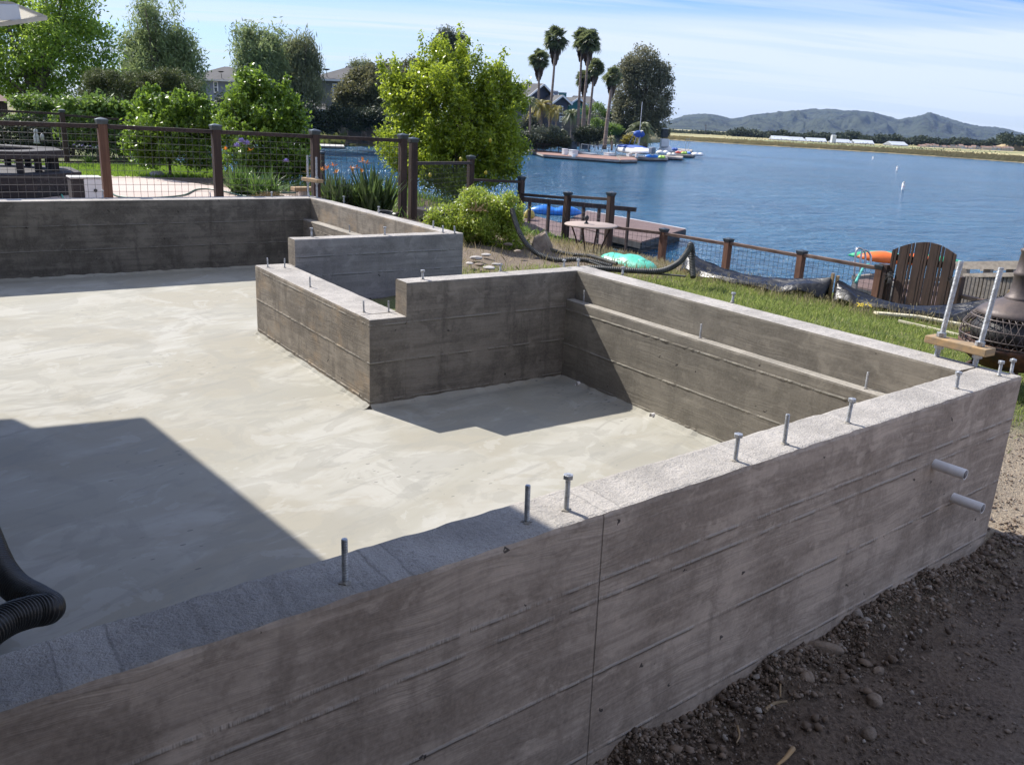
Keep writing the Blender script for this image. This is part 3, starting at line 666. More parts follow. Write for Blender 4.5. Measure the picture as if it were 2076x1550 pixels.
# front face fins of the notch wall
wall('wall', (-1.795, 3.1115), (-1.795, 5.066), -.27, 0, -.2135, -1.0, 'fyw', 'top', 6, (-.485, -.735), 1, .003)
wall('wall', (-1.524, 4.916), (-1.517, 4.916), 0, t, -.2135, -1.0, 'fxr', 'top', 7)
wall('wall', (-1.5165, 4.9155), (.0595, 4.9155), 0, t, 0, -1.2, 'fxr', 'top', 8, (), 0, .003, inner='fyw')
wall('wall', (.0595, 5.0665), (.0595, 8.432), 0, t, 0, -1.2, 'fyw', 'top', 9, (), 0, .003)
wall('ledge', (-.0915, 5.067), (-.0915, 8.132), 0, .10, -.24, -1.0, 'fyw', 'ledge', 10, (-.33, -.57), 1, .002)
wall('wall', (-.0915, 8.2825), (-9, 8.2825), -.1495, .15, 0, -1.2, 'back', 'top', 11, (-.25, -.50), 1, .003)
# slab
mb = MB(); mb.prism([(-9, -.3), (-.02, .1), (-.02, 8.2), (-9, 8.2)], -1.0, -D_)
mb.build('floor_slab', M['slab'], fnd)
# cement skim ragged where slab meets walls
def skim(p, q, off, seed):
    p, q = np.array(p, float), np.array(q, float); L_ = np.linalg.norm(q-p); d = (q-p)/L_; n_ = np.array([-d[1], d[0]]); m = int(L_/.02); V = []; F_ = []
    f = sn(seed, 0, L_, .05, .012); g = sn(seed+1, 0, L_, .22, .012)
    for i in range(m+1):
        u = L_*i/m; c = p+d*u; w_ = .022+f(u)+g(u)
        V += [(*(c-n_*.0), -D_+.028+.5*f(u)), (*(c+n_*off*max(.006, w_)), -D_+.006), (*(c+n_*off*max(.014, w_*1.8+.01)), -D_+.0005)]
    F_ = [(3*i+j, 3*i+3+j, 3*i+4+j, 3*i+1+j) for i in range(m) for j in (0, 1)]
    return np.array(V), F_
sk = MB()
for a in (((-1.795, 2.961), (-1.795, 5.06), 1, 1), ((-1.79, 2.961), (-.272, 2.961), -1, 5), ((-.2715, 2.95), (-.2715, .2), -1, 9), ((-9, 8.133), (-.1, 8.133), -1, 12)):
    V, F_ = skim(*a); sk.add(V, F_)
sk.build('cement_fillet', M['slab'], fnd)
# white pvc sleeves
def pipe(p, d, r, L_, nm='pipe_sleeve', par=fnd):
    p = np.array(p, float); d = np.array(d, float)/np.linalg.norm(d)
    mb = MB(); q0, q1 = p-d*.03, p+d*L_
    ring = [q0, q1, q1, q1-d*.05]; mb.tube([q0, q1-d*.003, q1], [r, r, r*.985], 28, False)
    mb.tube([q1, q1-d*.001], [r*.985, r*.83], 28, False)
    o = mb.build(nm, M['pvc'], par, True); m2 = MB(); m2.tube([q1-d*.0005, q1-d*.05, q1-d*.1], r*.83, 24); m2.build('bore', M['pvcin'], o, True)
    return o
pipe((-.70, -.045, -.272), (.10, -1, -.02), .022, .125); pipe((-.455, -.03, -.482), (.10, -1, -.02), .022, .125)
for (y_, z_) in ((2.75, -.765), (1.99, -.765), (.9, -.765)):
    mb = MB(); mb.tube([(-.26, y_, z_), (-.30, y_, z_)], .016, 16, False); mb.tube([(-.26, y_, z_), (-.292, y_, z_)], .012, 16); mb.build('pipe_stub', M['pvc'], fnd, True)
# anchor bolts
def bolt(x, y, z0=0, h=.115, nut=True, r=.0075, lean=None, zoff=0):
    mb = MB(); lx, ly = lean if lean else (rnd.uniform(-.004, .004), rnd.uniform(-.004, .004)); n = 40
    pts = [(x+lx*i/n, y+ly*i/n, z0-.02+(h+.02)*i/n) for i in range(n+1)]
    rs = [r*(1 if i % 2 else .88) for i in range(n+1)]; rs[-1] = r*.8
    mb.tube(pts, rs, 12); o = mb.build('anchor_bolt', M['galv'], fnd, False)
    if nut:
        m2 = MB(); c = (x+lx, y+ly); nh = .012; hz = z0+h-nh-rnd.uniform(0, .003)
        a0 = rnd.random(); m2.prism([(c[0]+.0145*math.cos(a0+k*math.pi/3), c[1]+.0145*math.sin(a0+k*math.pi/3)) for k in range(6)], hz, hz+nh)
        m2.build('nut', M['galv'], o, bevel=.0012)
    m3 = MB(); m3.ell((x, y, z0+.001), (r*1.9, r*1.7, .004), 10, 5, .3, int(x*100) % 97); m3.build('grout', M['ledge'], o)
    return o
for (px_, py_, h, nut) in [(1939, 787, .075, 1), (1718, 857, .095, 1), (1590, 899, .105, 0), (1490, 933, .092, 1), (1148, 1033, .105, 1), (1068, 1058, .105, 0), (700, 1180, .105, 0), (2025, 762, .07, 1), (2050, 757, .07, 1),
      (1485, 612, .06, 1), (1262, 555, .05, 1), (1172, 540, .055, 1), (1143, 541, .055, 1), (1014, 550, .055, 1), (857, 566, .06, 1)]:
    p = on(px_, py_, 2, 0); bolt(p[0], p[1], 0, h, nut)
for (px_, py_, h, nut) in [(632, 480, .075, 1), (780, 476, .07, 1), (898, 472, .065, 0), (922, 473, .065, 0), (878, 462, .065, 0), (768, 432, .07, 1), (697, 408, .06, 1), (627, 400, .05, 0), (551, 400, .065, 1), (427, 400, .06, 0), (209, 402, .085, 1)]:
    p = on(px_, py_, 2, 0); bolt(p[0], p[1], 0, h, nut)
for (px_, py_) in [(543, 542), (577, 543), (629, 582), (738, 633), (788, 633)]:
    p = on(px_, py_, 2, -.2135); bolt(p[0], p[1], -.2135, .075, False, .006)
for (px_, py_) in [(1191, 612), (1427, 684), (1758, 787)]:
    p = on(px_, py_, 2, -.2); bolt(-.225, p[1], -.2, .085, False, .0065)
for (px_, py_) in [(632, 442), (718, 470)]:
    p = on(px_, py_, 2, -.24); bolt(-.14, p[1], -.24, .075, False, .0065)
# tall threaded rods through wood blocks
def rods(P, zb, hs, r, block, lean, label):
    for (x, y), h in zip(P, hs):
        mb = MB(); n = 150
        pts = [(x+lean[0]*i/n, y+lean[1]*i/n, -.02+(h+.02)*i/n) for i in range(n+1)]
        mb.tube(pts, [r*(1 if i % 2 else .92) for i in range(n+1)], 12); o = mb.build('threaded_rod', M['galv'], fnd)
        for zz_ in (zb+block[2]/2, zb-block[2]/2-.022):
            m2 = MB(); cx, cy = x+lean[0]*zb/h, y+lean[1]*zb/h
            m2.prism([(cx+r*1.75*math.cos(k*math.pi/3), cy+r*1.75*math.sin(k*math.pi/3)) for k in range(6)], zz_+.0005, zz_+.022); m2.build('nut', M['galv'], o, bevel=.0015)
    a, b = np.array([*P[0], 0.]), np.array([*P[1], 0.]); d = (b-a)/np.linalg.norm(b-a); c = (a+b)/2+np.array([lean[0]*zb/hs[0], lean[1]*zb/hs[0], zb]); s_ = np.cross(d, (0, 0, 1))
    mb = MB(); mb.obox(c, d*block[0]/2, s_*block[1]/2, np.array([0, 0, block[2]/2])); o = mb.build('wood_block', M['lumber'], bevel=.004)
    single(o, c, label, 'wood block')
pa, pb = on(1898, 722, 2, 0), on(1975, 742, 2, 0)
rods([(pa[0], pa[1]), (pb[0], pb[1])], .078, (.46, .46), .0125, (.30, .085, .036), (.035, -.01), 'weathered wood block on two tall threaded rods near the right corner')
pa, pb = on(641, 403, 2, 0), on(658, 406, 2, 0)
rods([(-.03, 8.36), (.0, 8.16)], .20, (.48, .47), .012, (.36, .09, .04), (.0, 0), 'small wood block on threaded rods at the far corner of the foundation')

# ================================================================ gravel yard
def icos():
    t_ = (1+5**.5)/2; v = np.array([(-1,t_,0),(1,t_,0),(-1,-t_,0),(1,-t_,0),(0,-1,t_),(0,1,t_),(0,-1,-t_),(0,1,-t_),(t_,0,-1),(t_,0,1),(-t_,0,-1),(-t_,0,1)], float); v /= np.linalg.norm(v[0])
    f = np.array([(0,11,5),(0,5,1),(0,1,7),(0,7,10),(0,10,11),(1,5,9),(5,11,4),(11,10,2),(10,7,6),(7,1,8),(3,9,4),(3,4,2),(3,2,6),(3,6,8),(3,8,9),(4,9,5),(2,4,11),(6,2,10),(8,6,7),(9,8,1)])
    return v, f
IV, IF = icos()
def pebbles(P, S, seed):
    q = np.random.default_rng(seed); n = len(P); V = np.repeat(IV[None], n, 0)*(1+q.normal(0, .26, (n, 12, 1)))
    V = V*(S[:, None, None]*q.uniform(.6, 1.25, (n, 1, 3))*np.array([1, 1, .75])); a = q.uniform(0, 6.28, n); c, s = np.cos(a)[:, None], np.sin(a)[:, None]
    x = V[:, :, 0]*c-V[:, :, 1]*s; y = V[:, :, 0]*s+V[:, :, 1]*c; V = np.stack([x, y, V[:, :, 2]], -1)+P[:, None, :]
    F_ = (IF[None]+np.arange(n)[:, None, None]*12).reshape(-1, 3); return V.reshape(-1, 3), F_
q = np.random.default_rng(21); n = 36000
px = q.uniform(-3.3, 3.6, n*2); py = q.uniform(-1.7, 1.0, n*2); ok = ((py < SK*px-.005) | (px > .03)) & ~((px < .03) & (py < -1.5))
near_ = np.exp(-np.abs(SK*px-py)/.35); ok &= (q.random(n*2) < .32+.68*near_) & ~((py > .75)); px, py = px[ok][:n], py[ok][:n]
S = np.clip(q.lognormal(-5.75, .55, len(px)), .0018, .014)*(.8+.5*np.exp(-np.abs(SK*px-py)/.3))
M['gravel'] = (lambda b: b.fin(b.mix(b.rng(b.noise(b.pos, 60, 2), .4, .7, 0, .35), b.ramp(b.isl, [(0., (.075, .05, .034)), (.45, (.155, .11, .077)), (.72, (.24, .175, .125)), (.93, (.25, .20, .16)), (1., (.36, .32, .28))]), (.10, .08, .065)), .9, b.bump(b.noise(b.pos, 150, 3), .5, .002)))(NB('gravel stones'))
def yz(x, y): return gz(x, y)+bumpy(x, y)
V, F_ = pebbles(np.stack([px, py, yz(px, py)+S*.25], -1), S, 4)
tag(mesh_np('gravel', V, F_, M['gravel']), 'loose brown gravel and dirt spread beside the foundation', 'gravel', kind='stuff')
# dirt mound against the wall foot
mx_ = np.arange(-3.6, .45, .02); my = np.array([.02, .0, -.03, -.07, -.12, -.18, -.26, -.36, -.5]); Vm = []
fm = sn(90, -4, 1, .10, .020); fm2 = sn(91, -4, 1, .33, .042); fm3 = sn(92, -4, 1, .04, .010)
for x_ in mx_:
    w_ = SK*min(x_, 0); h0 = max(.015, .045+fm(x_)+fm2(x_)+fm3(x_))*np.interp(x_, [0.1, .4], [1, .1])
    for k, y_ in enumerate(my):
        s_ = k/(len(my)-1); yy = w_+y_; Vm.append((x_, yy, float(yz(x_, min(yy, -.02)))+h0*(1-s_)**1.4+.008*math.sin(x_*31+k*2.3)*(1-s_)-.004*(s_ > .95)-.02*(k == 8)))
Vm = np.array(Vm); idx = np.arange(len(Vm)).reshape(len(mx_), -1); F = np.stack([idx[:-1, :-1], idx[:-1, 1:], idx[1:, 1:], idx[1:, :-1]], -1).reshape(-1, 4)
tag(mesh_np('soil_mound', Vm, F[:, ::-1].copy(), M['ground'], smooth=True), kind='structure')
n = 11000; px = q.uniform(-3.3, .3, n); dy = q.exponential(.10, n); dy = np.clip(dy, .004, .45); py = SK*np.minimum(px, 0)-dy
h0 = np.maximum(.015, .045+fm(px)+fm2(px)); S = np.clip(q.lognormal(-5.6, .6, n), .002, .018)
V, F_ = pebbles(np.stack([px, py, yz(px, py)+h0*np.clip(1-dy/.5, 0, 1)**1.4+S*.2], -1), S, 5)
tag(mesh_np('gravel', V, F_, M['gravel']), 'darker crumbly gravel heaped at the foot of the near wall', 'gravel', kind='stuff')
# individual stones
def stone(px_, py_, r, mat, label, seed, flat=.6, rot=0, zp=-.87, cat='stone', nm='stone', group=None):
    p = on(px_, py_, 2, zp); g = float(yz(p[0], p[1])) if zp < -.8 else zp; mb = MB(); q = random.Random(seed)
    mb.ell((0, 0, 0), (r[0], r[1], r[2]), 10, 7, .24, seed, rot); o = mb.build(nm, mat); o.modifiers.new('s', 'SUBSURF').levels = 1; o.modifiers[0].render_levels = 2
    o.location = (p[0], p[1], g+r[2]*.5); return tag(o, label, cat, group)
G = 'larger stones in the gravel yard'
stone(1668, 1325, (.030, .075, .03), M['rock'], 'long tan rock lying in the dark gravel, largest beside the wall', 3, rot=.7, group=G)
stone(1760, 1490, (.035, .028, .02), M['rock'], 'grey-brown stone low in the gravel near the picture bottom', 5, rot=.4, group=G)
stone(1772, 1425, (.03, .03, .025), M['rock'], 'rough brown clod right of the long tan rock', 7, group=G)
stone(1632, 1390, (.035, .03, .028), M['rock'], 'rough brown clod just below the long tan rock', 8, group=G)
stone(1975, 1140, (.03, .028, .022), M['palerock'], 'grey stone at the foot of the wall corner', 9, group=G)
stone(1782, 1358, (.028, .02, .015), M['rock'], 'small flat tan stone right of the long rock', 10, group=G)
stone(1556, 1372, (.018, .014, .012), M['palerock'], 'small pale pebble close below the wall foot', 12, group=G)
# twigs
def twig(P, r, label, zp=-.84):
    pts = smooth_path([on(x, y, 2, zp+k*.006) for k, (x, y) in enumerate(P)], 14); mb = MB(); mb.tube(pts, np.linspace(r, r*.5, 14), 6); o = mb.build('twig', M['lumber'], None, True); single(o, pts[0], label, 'twig', 'dry twigs and roots on the gravel')
twig([(1620, 1325), (1592, 1352), (1583, 1378), (1582, 1412)], .006, 'bent reddish root leaning at the foot of the near wall')
twig([(1548, 1442), (1570, 1425), (1596, 1421)], .008, 'short broken stick lying below the bent root')
twig([(1608, 1516), (1592, 1536), (1575, 1550)], .009, 'split tan wood chip stick at the bottom edge of the gravel')
twig([(1495, 1470), (1499, 1490), (1493, 1505)], .004, 'thin curled pale root at bottom of the gravel')

# ================================================================ hose at near left
def corr(P, r, name_mat, n=700, pitch=.011, amp=.09, k=24):
    pts = smooth_path(P, n); s_ = np.concatenate([[0], np.cumsum(np.linalg.norm(np.diff(pts, axis=0), axis=1))])
    rr = r*(1+amp*np.sin(s_*2*math.pi/pitch)); mb = MB(); mb.tube(pts, rr, k); return mb
mb = corr([dep(-90, 900, 3.3), dep(-20, 1105, 3.0), dep(22, 1180, 2.87), dep(75, 1215, 2.76), dep(98, 1232, 2.68), dep(60, 1240, 2.6), dep(10, 1258, 2.5), dep(-45, 1300, 2.38), dep(-160, 1430, 2.2)], .047, 'hose', 1100, .0135, .055, 28)
o = mb.build('drain_hose', M['hose'], None, True); single(o, dep(-20, 1290, 2.4), 'thick black corrugated hose bent over the near wall at left', 'hose', 'black corrugated drain hoses')

# ================================================================ fences
WS = .075
def fence(label, posts, rails, zb, capname='cap', postm=None, loc=None, pw=.095, bottom=True, spacing=WS, capw=.062, railm='rail', ghost=()):
    """posts: (x, y, ztop, zbase); rails: list of (i, j, z_i, z_j) top rail heights"""
    t_ = thing('wire_fence', loc or (posts[0][0], posts[0][1], posts[0][3]), label, 'fence')
    for k, (x, y, zt, z0) in enumerate(posts):
        if k in ghost: continue
        mb = MB(); mb.box((x-pw/2, y-pw/2, z0), (x+pw/2, y+pw/2, zt-.035)); po = mb.build('post', M[(postm or {}).get(k, 'fence')], t_, bevel=.004)
        cm = MB(); s = capw; a = pw/2+.004
        cm.add([(x-a,y-a,zt-.06),(x+a,y-a,zt-.06),(x+a,y+a,zt-.06),(x-a,y+a,zt-.06),(x-s,y-s,zt-.02),(x+s,y-s,zt-.02),(x+s,y+s,zt-.02),(x-s,y+s,zt-.02),(x-s,y-s,zt-.008),(x+s,y-s,zt-.008),(x+s,y+s,zt-.008),(x-s,y+s,zt-.008),(x,y,zt+.012)],
               [(3,2,1,0),(0,1,5,4),(1,2,6,5),(2,3,7,6),(3,0,4,7),(4,5,9,8),(5,6,10,9),(6,7,11,10),(7,4,8,11),(8,9,12),(9,10,12),(10,11,12),(11,8,12)]); cm.build('post_cap', M['cap'], po)
    for (i, j, zi, zj, bi, bj) in rails:
        a = np.array([posts[i][0], posts[i][1], zi]); b = np.array([posts[j][0], posts[j][1], zj]); d = (b-a)/np.linalg.norm(b-a); a2, b2 = a+d*pw*.5, b-d*pw*.5
        mb = MB(); mb.bar(a2, b2, .075, .045); mb.build('rail', M[railm], t_, bevel=.003)
        if bottom:
            a3, b3 = a2.copy(), b2.copy(); a3[2] = bi; b3[2] = bj; mb = MB(); mb.bar(a3, b3, .06, .05); mb.build('bottom_rail', M['rail'], t_)
        wm_ = MB(); Lh = np.linalg.norm((b2-a2)[:2]); nn = max(2, int(Lh/spacing)); r_ = .0024
        for k in range(nn+1):
            f = k/nn; p = a2*(1-f)+b2*f; zt_ = p[2]-.03; zb_ = bi*(1-f)+bj*f; wm_.add(*wire((p[0], p[1], zb_), (p[0], p[1], zt_), r_))
        nh = int((zi-bi)/spacing)
        for k in range(nh):
            wm_.add(*wire((a2[0], a2[1], bi+.02+k*(zi-bi-.03)/nh), (b2[0], b2[1], bj+.02+k*(zj-bj-.03)/nh), r_))
        wm_.build('wire_panel', M['wire'], t_)
    return t_
def wire(p, q, r):
    p, q = np.array(p, float), np.array(q, float); d = q-p; d /= np.linalg.norm(d); a = np.array([0, 0, 1.]) if abs(d[2]) < .9 else np.array([.6, .8, 0]); u = np.cross(d, a); u /= np.linalg.norm(u); v = np.cross(d, u)
    V = [p+r*u, p-r*.5*u+r*.87*v, p-r*.5*u-r*.87*v, q+r*u, q-r*.5*u+r*.87*v, q-r*.5*u-r*.87*v]
    return V, [(0,1,4,3),(1,2,5,4),(2,0,3,5)]
Y0 = 9.1
pl = [(-4.63, Y0, .80, -.4), (-3.38, Y0, .80, -.4), (-2.13, Y0, .80, -.4), (-.88, Y0, .78, -.4), (.37, Y0, .76, -.4), (1.63, Y0, .745, -.5)]
fence('dark wood and wire fence right behind the back foundation wall', pl, [(i, i+1, pl[i][2]-.085, pl[i+1][2]-.085, -.33, -.33) for i in range(5)], -.33, postm={2: 'fencel', 3: 'fence'})
ps = [(1.79, Y0, .70, -.5), (*dep(955, 316, 14.5)[:2], .39, -.75), (*dep(1058, 350, 15.4)[:2], .04, -1.2), (*dep(1152, 385, 14.8)[:2], -.14, -1.3), (*dep(1240, 384, 14.)[:2], -.05, -1.25)]
fence('stepped dark fence going down from the gate past the lemon tree to the dock', ps, [(0, 1, .36, .27, -.5, -.5), (1, 2, -.01, -.06, -.75, -.85), (2, 3, -.28, -.25, -.95, -.95), (3, 4, -.22, -.17, -.95, -.95)], 0)
pk = [None, None, ps[4]]
pf = [(*dep(x, y, D)[:2], -.575-.01*k, -1.75) for k, (x, y, D) in enumerate([(1347, 461, 14), (1478, 481, 13.2), (1627, 505, 12.3)])]
pg = on(1786, 540, 0, 6.6)
pl2 = [(pk[2][0]+.05, pk[2][1]-.02, -.40, -1.5)]+pf+[(6.6, float(pg[1]), -.62, -1.75)]
fence('long brown wire fence along the lake bank behind the black tarp', pl2, [(0, 1, -.62, -.66, -1.4, -1.5)]+[(i, i+1, -.66, -.68, -1.5, -1.5) for i in (1, 2, 3)], 0, ghost=(0,), postm={0: 'fence', 1: 'fencel', 2: 'fencel', 3: 'fencel', 4: 'fencel'}, railm='railtop')
yr = float(on(1942, 560, 0, 6.65)[1]); yr2 = float(on(2100, 610, 0, 6.7)[1])
fence('short rail and wire fence right of the arched gate', [(6.65, yr, -.66, -1.7), (6.68, yr2, -.72, -1.7)], [(0, 1, -.84, -.88, -1.5, -1.5)], 0, railm='railtop')
# far garden fence
pfar = [(-3.9, 18.9, .86, -.4), (*dep(125, 222, 18)[:2], .77, -.4), (*dep(262, 235, 19)[:2], .69, -.4)]
fence('dark fence at the far end of the back patio lawn', pfar, [(0, 1, .72, .68, -.3, -.3), (1, 2, .66, .60, -.3, -.3)], 0, spacing=.1)
# far single fence bit near the inlet
pin = [(*dep(653, 299, 22)[:2], .0, -1.6), (*dep(618, 296, 22.5)[:2], .02, -1.6)]
fence('slim dark fence post and rail beside the inlet behind the birds of paradise', pin, [(0, 1, -.18, -.18, -1.4, -1.4)], 0, spacing=.15)

# ================================================================ arched gate
gt = thing('arched_gate', (6.62, float(on(1855, 600, 0, 6.62)[1]), -1.6), 'dark brown double picket gate with arched top by the lake', 'gate')
Z = lambda X_, Y_: (1700+X_/4.843, 480+Y_/4.843)
def picket(x0, x1, yt0, yt1, par, nm='picket', xp=6.6, zb=-1.62, th=.02):
    # top positions in the survey frame -> y, z on the gate plane
    a, b = on(*Z(x0, yt0), 0, xp), on(*Z(x1, yt1), 0, xp); y0, y1 = a[1], b[1]
    mb = MB(); mb.add([(xp, y0, zb), (xp, y1, zb), (xp, y1, b[2]), (xp, y0, a[2]), (xp+th, y0, zb), (xp+th, y1, zb), (xp+th, y1, b[2]), (xp+th, y0, a[2])],
        [(0,1,2,3),(7,6,5,4),(0,4,5,1),(1,5,6,2),(2,6,7,3),(3,7,4,0)]); mb.build(nm, M['fence'], par)
arch = lambda x: 52+.00078*(x-845)**2+ (0.00055*(x-845)**2 if x > 845 else 0)
for (x0, x1) in [(528, 552), (560, 582), (604, 686), (692, 712), (724, 746), (762, 840), (846, 866), (874, 896), (908, 985), (990, 1008), (1020, 1040), (1052, 1125), (1132, 1154)]:
    picket(x0, x1, arch(x0), arch(x1), gt)
for nm, z_ in (('cross_rail', -.50), ('cross_rail', -1.25)):
    y0, y1 = on(*Z(528, 200), 0, 6.63)[1], on(*Z(1154, 200), 0, 6.63)[1]; mb = MB(); mb.box((6.622, y1, z_-.04), (6.655, y0, z_+.04)); mb.build(nm, M['fence'], gt)
for (x0, x1, yt) in [(412, 500, 262), (1168, 1228, 385)]:
    a, b = on(*Z(x0, yt), 0, 6.6), on(*Z(x1, yt+12), 0, 6.6); mb = MB(); mb.box((6.56, b[1], -1.7), (6.66, a[1], a[2])); mb.build('gate_post', M['fence'], gt, bevel=.004)
for (x, y, s) in [(505, 385, 1), (1120, 430, .8)]:
    c = on(*Z(x, y), 0, 6.56); mb = MB(); q_ = random.Random(x)
    for k in range(26):
        a = q_.uniform(0, 6.28); b = q_.uniform(-1, 1); d = np.array([-.3, math.cos(a), math.sin(a)])*.09*s*q_.uniform(.5, 1.2); mb.tube([c, c+d*.5+np.array([0, 0, .01]), c+d], [.006*s, .005*s, .002], 5)
    mb.ell(c, (.02, .045*s, .06*s), 8, 6, .2, x); mb.build('dried_wreath', M['blackm'], gt)

# ================================================================ black silt tarp
def tarp(name, A, B, sag, dropA, label, seed, low):
    """film hung between stake tops A and B, with a belly hanging to the grass"""
    A, B = np.array(A, float), np.array(B, float); n, m = 70, 16; V = []; q1 = sn(seed, 0, 1, .045, .02); q2 = sn(seed+1, 0, 1, .09, .03); q3 = sn(seed+2, 0, 1, .02, .008)
    hor = np.array([-(B-A)[1], (B-A)[0], 0.]); hor /= np.linalg.norm(hor)
    if hor@(CAM-A) < 0: hor = -hor
    for i in range(n+1):
        u = i/n; bell = math.sin(math.pi*u); top = A*(1-u)+B*u; top[2] -= sag*4*u*(1-u)*(1+.1*math.sin(u*5))
        lip = top+hor*(.03+low*bell**.8); lip[2] -= .035+.05*bell-.02*math.sin(u*17); bot = lip+hor*(.02+.10*(1-bell)+q2(u)*.6); g_ = float(gz(bot[0], bot[1]))+.01; lip[2] = max(lip[2], g_+.085); bot[2] = g_+(lip[2]-.03-g_)*min(1, bell**.6*1.15+q3(u*3)*3)*(.75+.25*math.sin(u*23))
        for j in range(m+1):
            if j <= 9: v = j/9; p = top*(1-v)+lip*v; p[2] -= .03*math.sin(math.pi*v)*bell; p = p+np.array([0, 0, 1])*(q1(u+v*.3)*.5*math.sin(math.pi*v)+q3(u*1.3+v)*.25)
            else: v = (j-9)/(m-9); p = lip*(1-v)+bot*v+hor*(q2(u*1.4)*.6*math.sin(math.pi*v)+q3(u*2-v)*.3)
            V.append(p)
    V = np.array(V); idx = np.arange(len(V)).reshape(n+1, m+1); F_ = np.stack([idx[:-1, :-1], idx[1:, :-1], idx[1:, 1:], idx[:-1, 1:]], -1).reshape(-1, 4)
    t_ = thing(name, A*.5+B*.5-np.array([0, 0, .4]), label, 'tarp'); o = mesh_np('film', V-np.array(t_['_o']), F_, M['plastic'], t_, True)
    s_ = o.modifiers.new('s', 'SOLIDIFY'); s_.thickness = .003
    # back drop: film falls straight behind
    V2 = []
    for i in range(n+1):
        u = i/n; p = V[i*(m+1)]; h = p[2]-float(gz(p[0], p[1])); 
        for v in (0, .33, .66, 1): V2.append(p-hor*(.03+.05*v+.02*math.sin(u*40+v*3))-np.array([0, 0, h*v]))
    V2 = np.array(V2); idx = np.arange(len(V2)).reshape(n+1, 4); F2 = np.stack([idx[:-1, :-1], idx[1:, :-1], idx[1:, 1:], idx[:-1, 1:]], -1).reshape(-1, 4)
    mesh_np('skirt', V2-np.array(t_['_o']), F2, M['plastic'], t_, True)
    for P in (A, B):
        mb = MB(); g = float(gz(P[0], P[1])); mb.box((P[0]-.014, P[1]-.014, g-.05), (P[0]+.014, P[1]+.014, P[2]+.045)); mb.build('stake', M['lumber'], t_)
    return t_
S1, S2, S3 = dep(1393, 512, 10.6), dep(1688, 562, 9.4), dep(2045, 597, 8.6)
tarp('silt_tarp', S1, S2, .13, .3, 'black plastic silt tarp sagging between stakes, behind the lawn', 40, .28)
tarp('silt_tarp', S2+np.array([.02, -.05, -.02]), S3, .19, .3, 'black plastic silt tarp in front of the arched gate', 50, .26)

# hoses on the bank
def hose(P, r, mat, label, n=500, pitch=.022, amp=.13, grp='black corrugated drain hoses'):
    pts = [dep(*p) for p in P]; mb = corr(pts, r, None, n, pitch, amp, 12); o = mb.build('drain_hose', M[mat], None, True); return single(o, pts[0], label, 'hose', grp)
hose([(1038, 425, 10.4), (1045, 450, 10.3), (1055, 475, 10.2), (1072, 500, 10.15), (1095, 517, 10.1), (1130, 527, 10.), (1170, 526, 9.95), (1200, 530, 9.9), (1240, 540, 9.8)], .028, 'hosed', 'corrugated drain hose running down out of the yellow-green shrub', 600)
hose([(1190, 543, 9.4), (1230, 545, 9.4), (1290, 549, 9.3), (1340, 549, 9.3), (1375, 533, 9.4), (1395, 508, 9.5), (1400, 496, 9.55), (1404, 508, 9.6), (1403, 530, 9.6), (1405, 562, 9.5)], .030, 'hosed', 'corrugated drain hose looping up over the tarp stake', 600)
hose([(1108, 503, 10.6), (1130, 510, 10.6), (1160, 516, 10.5), (1200, 520, 10.4), (1250, 535, 10.)], .022, 'hosed', 'second corrugated hose passing behind the brown rock', 500)
hose([(1195, 530, 9.7), (1250, 548, 9.5), (1300, 553, 9.35), (1345, 556, 9.3), (1390, 560, 9.2)], .010, 'hosed', 'thin black tube lying beside the lake wall', 200, .05, .0, 'thin tubes')
# rock
c = dep(1096, 492, 10.6); mb = MB(); mb.add([c+np.array(v) for v in [(-.17,-.1,-.22),(.12,-.15,-.25),(.2,.1,-.25),(-.1,.15,-.22),(-.14,-.02,.03),(.0,-.08,.13),(.09,.03,.15),(-.02,.1,.08),(.13,-.08,-.02)]],
   [(3,2,1,0),(0,1,8,5,4),(1,2,8),(2,6,8),(5,8,6),(2,3,7,6),(3,0,4,7),(4,5,6,7)]); o = mb.build('boulder', M['rock'], bevel=.02); single(o, c, 'angular brown rock at the foot of the yellow-green shrub', 'rock')
q = random.Random(5)
for k, (x, y, r) in enumerate([(972, 538, .06), (992, 545, .07), (1005, 537, .05), (1030, 497, .07), (965, 525, .08), (985, 518, .06), (1050, 510, .05), (952, 535, .05)]):
    lab = ['flat grey paving stone in dry dirt left of the pale one', 'largest pale flat stone in the dry dirt past the grey wall', 'small flat stone right of the two pale ones', 'grey stone under the right side of the shrub', 'grey stone beside the end of the grey wall', 'small stone under the shrub near the wall end', 'small brown stone near the hose', 'tiny stone touching the wall end'][k]
    stone(x, y, (r, r*.8, r*.3), M['palerock'] if k % 3 else M['rock'], lab, 60+k, zp=-.46, group='flat stones in the dry dirt', rot=q.random()*3)

